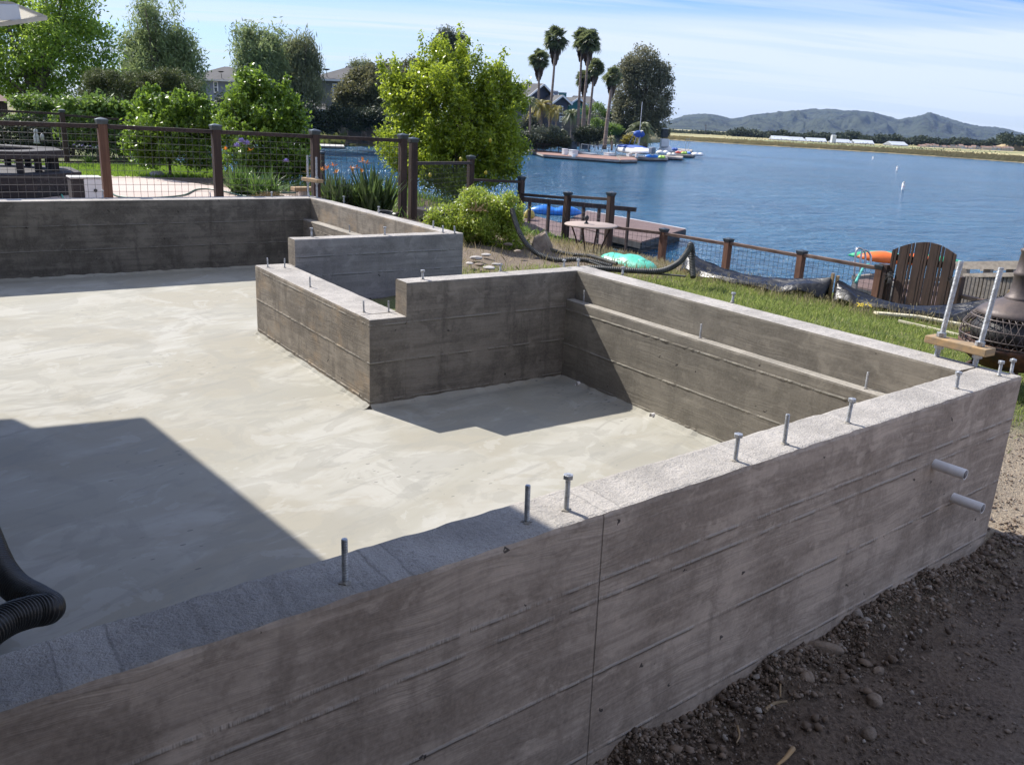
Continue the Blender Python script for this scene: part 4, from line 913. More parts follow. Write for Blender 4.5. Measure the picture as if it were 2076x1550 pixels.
# green overturned boat
def hull(c, L_, W_, H_, dirv, mat, name, label, cat='kayak', group=None, upside=True, mats=None, ribs=0, cockpit=True, par=None):
    c = np.array(c, float); d = np.array(dirv, float); d /= np.linalg.norm(d); s_ = np.cross((0, 0, 1.), d); s_ /= np.linalg.norm(s_); u = np.cross(d, s_); V = []; n, m = 30, 16
    for i in range(n+1):
        t_ = -1+2*i/n; w_ = (1-abs(t_)**3.4)**.8*.5*W_+.004; hh = H_*(.55+.45*(1-abs(t_)**3)); lift = .12*H_*abs(t_)**3
        for k in range(m):
            a = 2*math.pi*k/m; ca_, sa_ = math.cos(a), math.sin(a); r1 = abs(ca_)**.8*math.copysign(1, ca_); zz_ = (sa_ if sa_ > 0 else sa_*.25)*hh*(w_/(.5*W_+.004))**.5
            if cockpit and sa_ > .6 and abs(t_) < .35: zz_ *= .62+.38*min(1, abs(t_)/.35)
            if ribs and sa_ > 0: zz_ *= 1+.07*math.sin(t_*ribs)
            V.append(c+d*t_*L_/2+s_*r1*w_+u*(zz_+lift))
    F_ = [(i*m+k, i*m+(k+1) % m, (i+1)*m+(k+1) % m, (i+1)*m+k) for i in range(n) for k in range(m)]+[tuple(range(m)), tuple(n*m+k for k in range(m-1, -1, -1))]
    if par is not None: return mesh_np(name, np.array(V)-np.array(par['_o']), F_, M[mat], par, True)
    o = mesh_np(name, V, F_, M[mat], None, True); return single(o, c, label, cat, group)
a, b = dep(1212, 525, 11.2), dep(1330, 545, 10.4)
bt = thing('paddle_boat', (a+b)/2, 'overturned mint green plastic boat hull lying by the bank fence', 'boat')
hull((a+b)/2+np.array([0, 0, -.08]), np.linalg.norm(b-a)*1.02, .42, .20, b-a, 'mint', 'hull', '', par=bt, ribs=9, cockpit=False)
mb = MB(); cc = (a+b)/2; dd = (b-a)/np.linalg.norm(b-a)
for t_ in (-.30, .0, .28): mb.ell(cc+dd*t_+np.array([0, 0, .05]), (.09, .09, .05), 12, 6)
mb.build('footwell', M['mint'], bt, True)

# round iron table
tc_ = dep(1198, 455, 12.0); tb = thing('garden_table', (tc_[0], tc_[1], -1.07), 'round garden table with bowed iron legs above the bank', 'table')
mb = MB(); mb.lathe((tc_[0], tc_[1], tc_[2]-.02), [(.0, 0), (.36, 0), (.375, .012), (.36, .025), (0, .028)], 32); mb.build('tabletop', M['tabletop'], tb, True)
for k in range(4):
    a = k*math.pi/2+.5; c0 = np.array([tc_[0], tc_[1], 0]); e = np.array([math.cos(a), math.sin(a), 0])
    mb = MB(); pts = smooth_path([c0+e*.30+np.array([0, 0, tc_[2]-.02]), c0+e*.20+np.array([0, 0, tc_[2]-.25]), c0+e*.17+np.array([0, 0, -.8]), c0+e*.26+np.array([0, 0, -1.12])], 14); mb.tube(pts, .011, 6); mb.build('leg', M['fence'], tb, True)
mb = MB(); mb.tube([(tc_[0]+.2*math.cos(a), tc_[1]+.2*math.sin(a), -.85) for a in np.linspace(0, 6.28, 24)], .008, 6, False); mb.build('stretcher', M['fence'], tb, True)
mb = MB(); c = tc_+np.array([-.06, .03, .0]); mb.lathe(c, [(.0, 0), (.035, 0), (.03, .02), (.012, .04), (.03, .07), (.034, .1), (.018, .12), (.0, .13)], 12); o = mb.build('table_lamp', M['blackm'], None, True); single(o, c, 'small dark ornament standing on the round garden table', 'ornament')

# ================================================================ chiminea at right
ch = dep(2052, 690, 6.1); cx, cy = ch[0], ch[1]; g = float(gz(cx, cy)); k = 6.1/FOC
cm = thing('chiminea', (cx, cy, g), 'rusty cast iron chiminea with mesh fire bowl beyond the right corner', 'fire pit')
zb = lambda y: dep(2052, y, 6.1)[2]
mb = MB(); mb.lathe((cx, cy, 0), [(.05, zb(755)), (.20, zb(745)), (.29, zb(725)), (.335, zb(705)), (.345, zb(698)), (.33, zb(694)), (.0, zb(694))], 40); mb.build('bowl', M['rust'], cm, True)
mb = MB()
for r_, y_ in ((.335, 693), (.345, 680), (.33, 660), (.29, 640), (.25, 632)): mb.tube([(cx+r_*math.cos(a), cy+r_*math.sin(a), zb(y_)) for a in np.linspace(0, 2*math.pi, 48)], .005, 5, False)
for sgn in (1, -1):
    for j in range(44):
        a0 = j*2*math.pi/44; P = []
        for s_, (r_, y_) in enumerate(((.338, 694), (.347, 680), (.333, 660), (.292, 640), (.25, 631))): P.append((cx+r_*math.cos(a0+sgn*s_*.09), cy+r_*math.sin(a0+sgn*s_*.09), zb(y_)))
        mb.tube(P, .0025, 4, False)
mb.build('spark_mesh', M['iron'], cm)
mb = MB(); mb.lathe((cx, cy, 0), [(.0, zb(692)), (.27, zb(690)), (.28, zb(665)), (.22, zb(640)), (0, zb(636))], 24); mb.build('inner_firebox', M['blackm'], cm, True)
mb = MB(); mb.lathe((cx, cy, 0), [(.262, zb(637)), (.27, zb(632)), (.235, zb(622)), (.17, zb(610)), (.115, zb(602)), (.105, zb(600)), (0, zb(600))], 40); mb.build('hood', M['iron'], cm, True)
mb = MB(); mb.lathe((cx, cy, 0), [(.105, zb(604)), (.11, zb(600)), (.10, zb(595)), (.083, zb(590)), (.075, zb(555)), (.08, zb(552)), (.082, zb(546)), (.072, zb(543)), (.062, zb(505)), (.07, zb(502)), (.07, zb(498)), (.05, zb(494)), (.0, zb(494))], 28); mb.build('chimney', M['iron'], cm, True)
mb = MB(); mb.lathe((cx, cy, 0), [(0, zb(496)), (.055, zb(495)), (.06, zb(487)), (.04, zb(481)), (0, zb(478))], 20); mb.build('chimney_cap', M['blackm'], cm, True)
for j in range(3):
    a = j*2.094+2.3; e = np.array([math.cos(a), math.sin(a), 0]); c0 = np.array([cx, cy, 0.]); mb = MB(); mb.tube(smooth_path([c0+e*.22+np.array([0, 0, zb(742)]), c0+e*.30+np.array([0, 0, g+.1]), c0+e*.33+np.array([0, 0, g-.02])], 8), [.018]*8, 7); mb.build('leg', M['rust'], cm, True)

# cream edging strips in the lawn, timber, yellow flowers
def strip(P, w_, label, mat='strip', nm='edging_strip', zoff=.03, h=.02, cat='strip'):
    pts = []
    for (x, y) in P:
        p = on(x, y, 2, -.62); 
        for _ in range(6): p = on(x, y, 2, float(gz(p[0], p[1]))+zoff)
        pts.append(p)
    mb = MB()
    for a, b in zip(pts[:-1], pts[1:]): mb.bar(a, b, w_, h)
    o = mb.build(nm, M[mat], None); single(o, pts[0], label, cat)
strip([(1775, 634), (1860, 641), (1968, 661)], .075, 'wide cream strip lying in the grass before the tarp', zoff=.05)
strip([(1822, 650), (1900, 668), (1990, 690)], .022, 'narrow cream strip in the lawn nearest the wall', zoff=.045)
strip([(1966, 657), (2010, 664)], .09, 'dark timber end at the right of the cream strip', 'fence', 'timber', .06, .05, 'timber')

# ================================================================ lawn grass
def blades(P, h, w_, seed, lean=.5):
    q = np.random.default_rng(seed); n = len(P); a = q.uniform(0, 6.283, n); hh = h*q.uniform(.5, 1.35, n); d = np.stack([np.cos(a), np.sin(a), np.zeros(n)], -1)
    lv = q.normal(0, lean, (n, 3)); lv[:, 2] = 1; lv /= np.linalg.norm(lv, axis=1)[:, None]
    w2 = (w_*q.uniform(.7, 1.3, n))[:, None]; tip = P+lv*hh[:, None]; mid = P+(lv*.55+np.array([0, 0, .12]))*hh[:, None]
    V = np.stack([P-d*w2, P+d*w2, mid+d*w2*.7, tip, mid-d*w2*.7], 1).reshape(-1, 3)
    return V, np.arange(n*5).reshape(-1, 5)
M['grass'] = m_leaf('lawn grass', (.085, .14, .025), (.32, .37, .10), .45, .6, dead=(.46, .39, .2))
M['drygrass'] = m_leaf('seeding dry grass', (.17, .15, .06), (.42, .35, .2), .3, .7)
q = np.random.default_rng(33); n = 170000
gx = q.uniform(.0, 5.0, n); gy = q.uniform(.5, 6.2, n); ok = (gy > .65+.35*q.random(n)) | (q.random(n) < .04); ok &= (gy < 5.2+.8*q.random(n))
clump = fbm2(gx*2+3, gy*2+3, 44, 3); ok &= q.random(n) < .35+.6*np.clip(clump-.4, 0, 1); gx, gy = gx[ok], gy[ok]
P = np.stack([gx, gy, gz(gx, gy)+bumpy(gx, gy)], -1); V, F_ = blades(P, .052, .0028, 2)
tag(mesh_np('grass', V, F_, M['grass']), 'green lawn grass between the foundation and the tarp', 'grass', kind='stuff')
# dry seed heads near the tarp + bank weeds
n = 1500; u = q.random(n); A_ = np.array([3.4, 6.2]); B_ = np.array([4.55, 1.8]); gx = A_[0]+(B_[0]-A_[0])*u+q.normal(-.12, .20, n); gy = A_[1]+(B_[1]-A_[1])*u+q.normal(0, .15, n)
P = np.stack([gx, gy, gz(gx, gy)], -1); V, F_ = blades(P, .12, .0022, 3, .35)
V2, F2 = leaves(1, V.reshape(-1, 5, 3)[:, 3][::3], (.004, .004, .01), .045, .007, 0, 5, 2.)
tag(mesh_np('dry_grass', np.vstack([V, V2]), [tuple(f) for f in F_]+[tuple(f+len(V)) for f in F2], M['drygrass']), 'tall seeding grass along the foot of the tarp', 'grass', kind='stuff')
n = 9000; gx = q.uniform(.1, 6.4, n); gy = q.uniform(5.2, 9.0, n); ok = (q.random(n) < np.where(gx > 2.3, .9, .22)); gx, gy = gx[ok], gy[ok]
P = np.stack([gx, gy, gz(gx, gy)], -1); V, F_ = blades(P, .10, .003, 6, .5); tag(mesh_np('bank_weeds', V, F_, M['drygrass']), 'dry weeds on the bank under the round table', 'weeds', kind='stuff')
# back lawn
n = 26000; gx = q.uniform(-6, 1.6, n); gy = q.uniform(15.8, 19.6, n); P = np.stack([gx, gy, gz(gx, gy)], -1); V, F_ = blades(P, .07, .010, 7, .4)
M['lawn2'] = m_leaf('bright lawn', (.12, .22, .02), (.26, .38, .05), .35, .6)
tag(mesh_np('grass', V, F_, M['lawn2']), 'bright green lawn beyond the pale patio', 'grass', kind='stuff')
mb = MB()
for k in range(26):
    p = on(1735+rnd.uniform(0, 32), 616+rnd.uniform(-2, 6), 2, -.70+rnd.uniform(0, .05)); mb.ell(p, (.011, .011, .005), 6, 4)
o = mb.build('yellow_wildflowers', M['yellowf'], None); single(o, on(1750, 620, 2, -.7), 'small patch of yellow flowers at the foot of the tarp', 'flowers')

# ================================================================ back patio and its things
mb = MB(); mb.prism([(-7, 8.44), (1.35, 8.44), (1.45, 10.4), (1.2, 11.9), (.55, 13.4), (.25, 14.4), (-.2, 15.8), (-1.6, 16.9), (-7, 16.9)], -.42, -.345)
o = mb.build('patio', M['patio']); tag(o, kind='structure')
# dark octagonal bench over octagonal base
oc = dep(-30, 330, 12.4); ocx, ocy = oc[0], oc[1]
ob = thing('octagonal_bench', (ocx, ocy, -.345), 'charcoal octagonal ring bench on stout legs above a dark base', 'bench')
def octo(r, a0=.39): return [(ocx+r*math.cos(a0+k*math.pi/4), ocy+r*math.sin(a0+k*math.pi/4)) for k in range(8)]
def ring(r0, r1, z0, z1):
    A_, B_ = octo(r0), octo(r1); V = [(x, y, z) for (P_, z) in ((A_, z0), (B_, z0), (A_, z1), (B_, z1)) for x, y in P_]; F_ = []
    for k in range(8):
        j = (k+1) % 8; F_ += [(16+k, 16+j, 24+j, 24+k), (k, 8+k, 8+j, j), (8+k, 24+k, 24+j, 8+j), (k, j, 16+j, 16+k)]
    return V, F_
mb = MB(); mb.add(*ring(.70, 1.06, .16, .27)); mb.build('seat', M['darkw'], ob, bevel=.008)
mb = MB(); mb.prism(octo(1.28), -.345, -.03); mb.build('base', M['darkw'], ob, bevel=.01)
for k in range(8):
    for f in (0, .5):
        a = .39+(k+f)*math.pi/4; r_ = .93*(1 if f == 0 else math.cos(math.pi/8)); x, y = ocx+r_*math.cos(a), ocy+r_*math.sin(a); mb = MB(); mb.box((x-.045, y-.045, -.029), (x+.045, y+.045, .169)); mb.build('leg', M['darkw'], ob)
# cooler
c = dep(176, 385, 11.3); t_ = thing('storage_box', (c[0], c[1], -.345), 'white and charcoal plastic storage box behind the reddish post', 'box')
mb = MB(); mb.box((c[0]-.20, c[1]-.15, -.345), (c[0]-.05, c[1]+.15, .02)); mb.build('dark_end', M['darkw'], t_, bevel=.01)
mb = MB(); mb.box((c[0]-.049, c[1]-.15, -.345), (c[0]+.17, c[1]+.15, .01)); bx_ = mb.build('body', M['white'], t_, bevel=.01)
mb = MB(); mb.tube([(c[0]+.08, c[1]-.16, -.14), (c[0]+.08, c[1]-.148, -.14)], .022, 14); mb.build('spout_hole', M['blackm'], t_)
mb = MB(); mb.bar((c[0]-.21, c[1], .022), (c[0]+.18, c[1], .022), .32, .02); mb.build('lid', M['offw'], t_, bevel=.006)
# hoses on the patio
def phose(P, r, mat, label):
    pts = smooth_path([on(x, y, 2, -.33) for x, y in P], 60); mb = MB(); mb.tube(pts, r, 6); o = mb.build('garden_hose', M[mat], None, True); single(o, pts[0], label, 'hose', 'garden hoses on the patio')
phose([(222, 385), (240, 398), (300, 401), (370, 396), (400, 384), (440, 385), (500, 398), (520, 393), (560, 391), (600, 391)], .012, 'greenhose', 'dark green garden hose wandering across the pale patio')
phose([(115, 381), (122, 390), (128, 401)], .012, 'tealhose', 'teal hose end hanging by the octagonal base')
c = on(318, 356, 2, -.34); mb = MB(); mb.ell(c+np.array([0, 0, .02]), (.14, .12, .07), 14, 8, .08, 3); o = mb.build('stone', M['palerock'], None, True); single(o, c, 'low rounded pale stone sitting on the patio edge', 'stone')
# statue
c = dep(75, 291, 18); t_ = thing('garden_statue', c, 'small pale blue-grey figure ornament in front of the far hedge', 'statue')
mb = MB(); mb.lathe(c, [(0, 0), (.07, 0), (.05, .05), (.055, .14), (.035, .19), (.03, .2), (.042, .23), (.035, .28), (0, .3)], 12); mb.build('body', M['offw'], t_, True)
mb = MB(); mb.lathe(c+np.array([.11, .0, .07]), [(0, 0), (.03, .0), (.045, .06), (.03, .11), (0, .14)], 10); mb.build('shell', M['offw'], t_, True)
# little stone bench + bucket with cable
c = dep(612, 385, 11.6); t_ = thing('stone_bench', (c[0], c[1], -.345), 'low bench with tan slab on a pale block behind the far corner', 'bench')
mb = MB(); mb.box((c[0]-.13, c[1]-.08, -.05), (c[0]+.17, c[1]+.08, -.0)); mb.build('seat', M['lumber'], t_, bevel=.005)
mb = MB(); mb.box((c[0]-.03, c[1]-.06, -.345), (c[0]+.05, c[1]+.06, -.051)); mb.build('block', M['palerock'], t_, bevel=.005)
c = dep(780, 424, 10.2); t_ = thing('bucket', (c[0], c[1], -.40), 'grey galvanised tub holding coiled cable by the fence gate', 'bucket')
mb = MB(); mb.lathe((c[0], c[1], -.34), [(0, -.08), (.10, 0), (.135, .2), (.14, .205), (.13, .205), (.10, .03), (0, .03)], 24); mb.build('tub', m_plain('tub', (.16, .17, .13), .5, .2), t_, True)
mb = MB(); pts = [(c[0]+(.085+.01*math.sin(a*3.1))*math.cos(a), c[1]+(.085)*math.sin(a), -.15+.012*math.sin(a*.5)+a*.0012) for a in np.linspace(0, 30, 160)]; mb.tube(pts, .009, 6)
o = mb.build('coiled_cable', M['blackm'], None, True); single(o, (c[0], c[1], -.15), 'coil of black and white cable lying in the grey tub', 'cable')
# dark planter steps near the lemon tree
c = dep(886, 406, 12.3); t_ = thing('timber_steps', (c[0], c[1], -.9), 'dark timber landing steps at the foot of the lemon tree', 'steps')
mb = MB(); mb.box((c[0]-.25, c[1]-.25, -.42), (c[0]+.32, c[1]+.35, -.28)); mb.build('tread', M['darkw'], t_, bevel=.006)
mb = MB(); mb.box((c[0]-.2, c[1]-.55, -.62), (c[0]+.35, c[1]-.251, -.47)); mb.build('tread', M['darkw'], t_, bevel=.006)
mb = MB(); mb.box((c[0]-.2, c[1]-.2, -.9), (c[0]+.28, c[1]+.3, -.421)); mb.build('riser', M['darkw'], t_)

# canopy corner, upper left
D0 = 3.05; t_ = thing('patio_awning', dep(-60, 40, D0), 'white framed awning corner with pale ribbed canopy at upper left', 'awning')
a, b = dep(-170, 28, D0*.86), dep(33, 25, D0); mb = MB(); mb.bar(a, b, .03, .052); mb.build('beam', M['white'], t_, bevel=.003)
tip = dep(96, 37, 3.14); A_ = dep(25, 8, 3.28); Bq = dep(-160, -6, 3.17); Cq = dep(-160, 66, 2.87); Dq = dep(0, 50, 2.96); V = []; up = np.array([0, 0, .007])
mb = MB(); P_ = [tip, A_, Bq, Cq, Dq]; mb.add([p-up for p in P_]+[p+up for p in P_], [(0,1,2,3,4), (9,8,7,6,5)]+[(i, i+5, (i+1) % 5+5, (i+1) % 5) for i in range(5)])
M['canopy'] = (lambda b: b.fin(b.mix(b.rng(b.noise(b.comb(b.math('MULTIPLY', b.xyz()[0], 2.), b.math('MULTIPLY', b.xyz()[1], 50.), 0.), 1., 1), .4, .6), (.62, .58, .50), (.74, .71, .64)), .7))(NB('pale canopy'))
M['canopy'] = m_leaf('pale canopy film', (.66, .62, .55), (.74, .71, .64), .55, .7)
mb.build('canopy_panel', M['canopy'], t_)

# house that throws the big shadow (left of and above the view)
hs = thing('house', (-7, 0, -.9), 'own stucco house with deep eaves, standing left of the foundation', 'house')
s_ = SUN/SUN[2]
def cast(x, y, z, h): return (x+s_[0]*(h-z), y+s_[1]*(h-z))
h = 2.35
poly = [cast(-2.762, -.30, 0, h), cast(-2.90, 2.19, -D_, h), cast(-3.04, 3.42, -D_, h), cast(-3.60, 3.50, -D_, h), cast(-3.68, 3.72, -D_, h), cast(-6.5, 4.4, -D_, h), (-16, 7), (-16, -9), cast(-2.5, -7, 0, h)]
cen = sum(P_)/5; hole = [(cen+(p-cen)*.86) for p in P_]; hole = [cast(p[0], p[1], p[2], h) for p in hole]  # opening added in the unseen roof so sun reaches the awning canopy
if sum(hole[i][0]*hole[(i+1) % 5][1]-hole[(i+1) % 5][0]*hole[i][1] for i in range(5))*sum(poly[i][0]*poly[(i+1) % len(poly)][1]-poly[(i+1) % len(poly)][0]*poly[i][1] for i in range(len(poly))) > 0: hole = hole[::-1]
j0 = min(range(5), key=lambda j: math.hypot(hole[j][0]-poly[0][0], hole[j][1]-poly[0][1])); poly = [poly[0]]+[hole[(j0+k) % 5] for k in range(6)]+poly[0:1]+poly[1:]
mb = MB(); mb.prism(poly[::-1], h, h+.05); mb.build('roof', M['shingle'], hs)
mb = MB(); mb.box((-15, -8, -1), (-7.8, 6.0, h-.001)); mb.build('wall', M['stucco'], hs)
mb = MB(); mb.box((-7.799, -8, -1), (-2.6, -4.2, h-.001)); mb.build('wall', M['stucco'], hs)


# ================================================================ near vegetation
M['citrus'] = m_leaf('citrus leaves', (.055, .105, .012), (.42, .50, .045), .5, .34)
M['citrus2'] = m_leaf('shrub leaves', (.050, .10, .015), (.24, .36, .04), .4, .35)
M['shrubleaf'] = m_leaf('yellow green shrub leaves', (.10, .16, .02), (.46, .55, .08), .42, .4, dead=(.36, .27, .14))
M['locust'] = m_leaf('feathery tree leaves', (.06, .13, .02), (.34, .46, .06), .55, .5)
M['pine'] = m_leaf('grey green needles', (.08, .12, .045), (.30, .36, .14), .45, .6)
M['juniper'] = m_leaf('dark juniper', (.035, .052, .016), (.14, .165, .045), .2, .7)
M['willow'] = m_leaf('dull green leaves', (.075, .095, .04), (.24, .26, .12), .4, .6)
M['olive'] = m_leaf('olive leaves', (.06, .07, .028), (.21, .20, .085), .35, .6)
M['euc'] = m_leaf('eucalyptus leaves', (.05, .065, .035), (.25, .235, .125), .35, .6)
M['palmleaf'] = m_leaf('palm fronds', (.05, .065, .03), (.21, .24, .10), .35, .45)
M['phoenix'] = m_leaf('date palm fronds', (.055, .075, .03), (.23, .26, .10), .25, .45)
M['yellowpalm'] = m_leaf('yellow palm fronds', (.10, .11, .02), (.42, .34, .06), .35, .5)
M['darkhedge'] = m_leaf('dark hedge', (.018, .028, .014), (.06, .08, .03), .2, .6)
M['greybush'] = m_leaf('grey green bush', (.05, .065, .04), (.17, .19, .12), .2, .6)
M['brightbush'] = m_leaf('bright bush', (.06, .11, .02), (.20, .30, .05), .35, .5)
M['strap'] = m_leaf('strap leaves', (.04, .085, .018), (.15, .25, .05), .3, .35)
M['bop'] = m_leaf('bird of paradise leaves', (.03, .055, .018), (.10, .15, .045), .3, .3)
M['heath'] = m_leaf('brown heath', (.09, .06, .03), (.26, .20, .09), .2, .8)

D = 16.2
lemon = [sblob(912, 235, 92, 95, D), sblob(890, 165, 45, 60, D), sblob(925, 140, 32, 40, D), sblob(960, 165, 34, 48, D), sblob(1005, 200, 40, 55, D), sblob(1035, 215, 30, 60, D),
         sblob(840, 215, 48, 70, D), sblob(800, 195, 26, 40, D), sblob(815, 290, 48, 60, D), sblob(1000, 290, 62, 75, D), sblob(1025, 300, 34, 62, D), sblob(910, 320, 85, 62, D), sblob(850, 330, 50, 45, D), sblob(975, 355, 50, 25, D), sblob(845, 365, 45, 28, D), sblob(910, 372, 50, 22, D),
         sblob(783, 168, 14, 26, D), sblob(778, 150, 9, 12, D), sblob(812, 150, 10, 30, D), sblob(895, 100, 20, 24, D), sblob(858, 148, 22, 26, D), sblob(1015, 158, 13, 25, D), sblob(1055, 185, 12, 22, D), sblob(940, 110, 14, 22, D)]
lemon = [(c, (r[0], r[1], r[2]), (r[0]*r[2])**.9) for c, r in lemon]
lroot = dep(925, 405, D); lroot[2] = -.75
lt = tree('lemon_tree', lemon, lroot, 2000, 27, (.058, .058, .075), .080, .038, M['citrus'], 'large bright lemon tree standing behind the stepped fence', 'tree', None, .055, 26, 5, inner=.55, jitter=.10, up=.5, shoots=120, slen=.34)
q = random.Random(4)
for (x, y) in [(934, 323), (994, 285), (985, 350), (872, 355)]:
    c = dep(x, y, D-1.15+q.uniform(-.05, .1)); mb = MB(); mb.lathe(c, [(0, -.04), (.018, -.032), (.028, -.01), (.028, .01), (.018, .028), (.006, .036), (0, .045)], 10); o = mb.build('lemon', M['lemon'], lt, True)
    o.data.transform(Matrix.Translation(Vector(-lroot))) if '_o' not in lt else None

def shrub(name, blobs, root, nclu, nper, sig, ln, wd, mat, label, seed, r0=.03, nl=12, inner=.6, jitter=.1, up=.5, droop=0, group=None, cat='shrub', shoots=0, slen=.2):
    return tree(name, blobs, root, nclu, nper, sig, ln, wd, mat, label, cat, group, r0, nl, seed, inner=inner, jitter=jitter, up=up, droop=droop, shoots=shoots, slen=slen)
D = 16.5; r_ = dep(345, 350, D); r_[2] = -.38
shrub('citrus_shrub', [sblob(345, 270, 72, 60, D), sblob(330, 225, 45, 35, D), sblob(372, 218, 40, 32, D), sblob(295, 240, 34, 40, D), sblob(400, 260, 40, 50, D), sblob(385, 305, 45, 40, D), sblob(300, 290, 42, 45, D), sblob(280, 255, 20, 22, D), sblob(430, 262, 30, 38, D), sblob(318, 195, 14, 14, D)], r_, 1000, 22, (.065, .065, .065), .085, .042, M['citrus2'], 'round glossy citrus shrub at the left end of the patio edge', 8, shoots=60, slen=.2)
D = 15.8; r_ = dep(535, 360, D); r_[2] = -.42
shrub('citrus_shrub', [sblob(530, 285, 85, 62, D), sblob(520, 215, 45, 50, D), sblob(515, 180, 28, 28, D), sblob(480, 215, 28, 30, D), sblob(570, 235, 42, 50, D), sblob(590, 300, 36, 55, D), sblob(475, 270, 34, 45, D), sblob(455, 240, 18, 25, D), sblob(550, 330, 60, 30, D), sblob(590, 345, 40, 22, D), sblob(520, 345, 60, 20, D), sblob(575, 195, 14, 16, D), sblob(603, 260, 16, 30, D)], r_, 1150, 22, (.065, .065, .065), .085, .042, M['citrus2'], 'taller glossy citrus shrub between the patio and the inlet', 9, shoots=70, slen=.22)
D = 10.7; r_ = dep(975, 515, D); r_[2] = -.55
shrub('low_shrub', [sblob(975, 440, 70, 50, D, .8), sblob(900, 440, 38, 28, D), sblob(960, 405, 38, 26, D), sblob(1035, 430, 30, 42, D), sblob(1015, 475, 52, 32, D), sblob(1050, 490, 26, 26, D), sblob(930, 470, 50, 28, D), sblob(880, 455, 22, 20, D)], r_, 1200, 22, (.036, .036, .030), .042, .019, M['shrubleaf'], 'low mounded yellow-green shrub next to the foundation', 10, .02, 18, inner=.72, jitter=.07)
mb = MB(); q = random.Random(8)
sh = bpy.data.objects['low_shrub']
for k in range(26):
    c = dep(972+q.uniform(-14, 14), 428, D-.42); e = c+np.array([q.uniform(-.12, .12), q.uniform(-.08, .08), q.uniform(-.02, .16)]); mb.tube([c, (c+e)/2+np.array([.01, 0, .01]), e], [.004, .003, .001], 4)
mb.build('dry_twigs', M['lumber'], sh)

def straps(name, c, n, ln, wd, mat, label, seed, spread=.6, flowers=None, cat='plant', segs=5, stiff=.5):
    q = random.Random(seed); t_ = thing(name, c, label, cat); V = []; F_ = []
    for k in range(n):
        a = q.uniform(0, 6.283); l = ln*q.uniform(.6, 1.15); sp = min(.92, spread*q.uniform(.15, 1.1)); d = np.array([math.cos(a), math.sin(a), 0]); s_ = np.array([-d[1], d[0], 0]); b0 = len(V); w_ = wd*q.uniform(.7, 1.2)
        bs = .06 if n < 120 else .16; base = np.array([q.uniform(-bs, bs), q.uniform(-bs, bs), 0])
        for i in range(segs+1):
            t = i/segs; p = base+d*l*sp*t**1.3+np.array([0, 0, l*(t*math.sqrt(max(.05, 1-sp*.6))-sp*(1-stiff)*t*t*.8)]); w2 = w_*math.sin(math.pi*min(1, .12+t*.93))**.7
            V += [p-s_*w2, p+s_*w2+np.array([0, 0, .002])]
        F_ += [(b0+2*i, b0+2*i+1, b0+2*i+3, b0+2*i+2) for i in range(segs)]
    mesh_np('leaves', V, F_, mat, t_)
    return t_
def stalk_flower(t_, base, head, mat, petals, size, seed, nm='flower', r=.004):
    q = random.Random(seed); base = np.array(base, float); head = np.array(head, float); mb = MB(); mb.tube([base, (base+head)/2+np.array([.01, 0, 0]), head], r, 5); st = mb.build('stalk', M['strap'], t_)
    mb = MB()
    for k in range(petals):
        a = q.uniform(0, 6.283); el = q.uniform(-.2, 1.3); d = np.array([math.cos(a)*math.cos(el), math.sin(a)*math.cos(el), math.sin(el)]); s2 = np.cross(d, (.3, .2, .9)); s2 /= np.linalg.norm(s2); w_ = size*.17
        mb.add([head, head+d*size*.5+s2*w_, head+d*size, head+d*size*.5-s2*w_], [(0, 1, 2, 3)])
    mb.build(nm, mat, st)
def gp(x, y, D, z=None):
    c = dep(x, y, D); c[2] = -.42 if z is None else z; return c
c = gp(488, 368, 13.8, -.345); ag = straps('agapanthus', c, 220, .52, .013, M['strap'], 'strappy agapanthus clump with lilac flower heads by the patio', 3, .9)
for (x, y) in [(489, 288), (500, 292), (481, 297)]: stalk_flower(ag, c, dep(x, y, 13.8), M['violetf'], 46, .075, x)
c = gp(535, 372, 13.4, -.345); ag = straps('agapanthus', c, 240, .52, .012, M['strap'], 'strappy agapanthus clump right of the first, with one leaning lilac head', 4, 1.)
for (x, y) in [(580, 328)]: stalk_flower(ag, c, dep(x, y, 13.4), M['violetf'], 40, .06, x)
for (x, y, D, nl_, lab) in [(690, 405, 11.6, 150, 'bird of paradise clump with orange flowers left of the larger one'), (757, 408, 11.6, 230, 'largest bird of paradise clump in front of the inlet')]:
    c = gp(x, y, D, -.44); t_ = straps('bird_of_paradise', c, nl_, .78 if x > 700 else .66, .026, M['bop'], lab, x, .50, segs=6, stiff=.75)
    fl = [(664, 343), (682, 351), (652, 345), (676, 337)] if x < 700 else [(735, 327), (714, 350), (722, 340), (732, 350), (712, 343), (742, 332)]
    for (fx, fy) in fl: stalk_flower(t_, c+np.array([rnd.uniform(-.05, .05), 0, .1]), dep(fx, fy, D-.1), M['orangef'], 6, .072, fx, r=.006)
c = gp(470, 322, 14.6, -.4); t_ = straps('bird_of_paradise', c, 26, .5, .025, M['bop'], 'bird of paradise half hidden before the taller citrus shrub', 77, .6)
for (fx, fy) in [(457, 304), (508, 305)]: stalk_flower(t_, c, dep(fx, fy, 14.3), M['orangef'], 6, .07, fx, r=.005)
c = gp(627, 345, 12., -.4); t_ = straps('bird_of_paradise', c, 16, .35, .02, M['bop'], 'faded bird of paradise beside the split brown post', 78, .6)
for (fx, fy) in [(627, 343), (622, 350)]: stalk_flower(t_, c, dep(fx, fy, 12.), M['heath'], 8, .08, fx)
D = 12.6
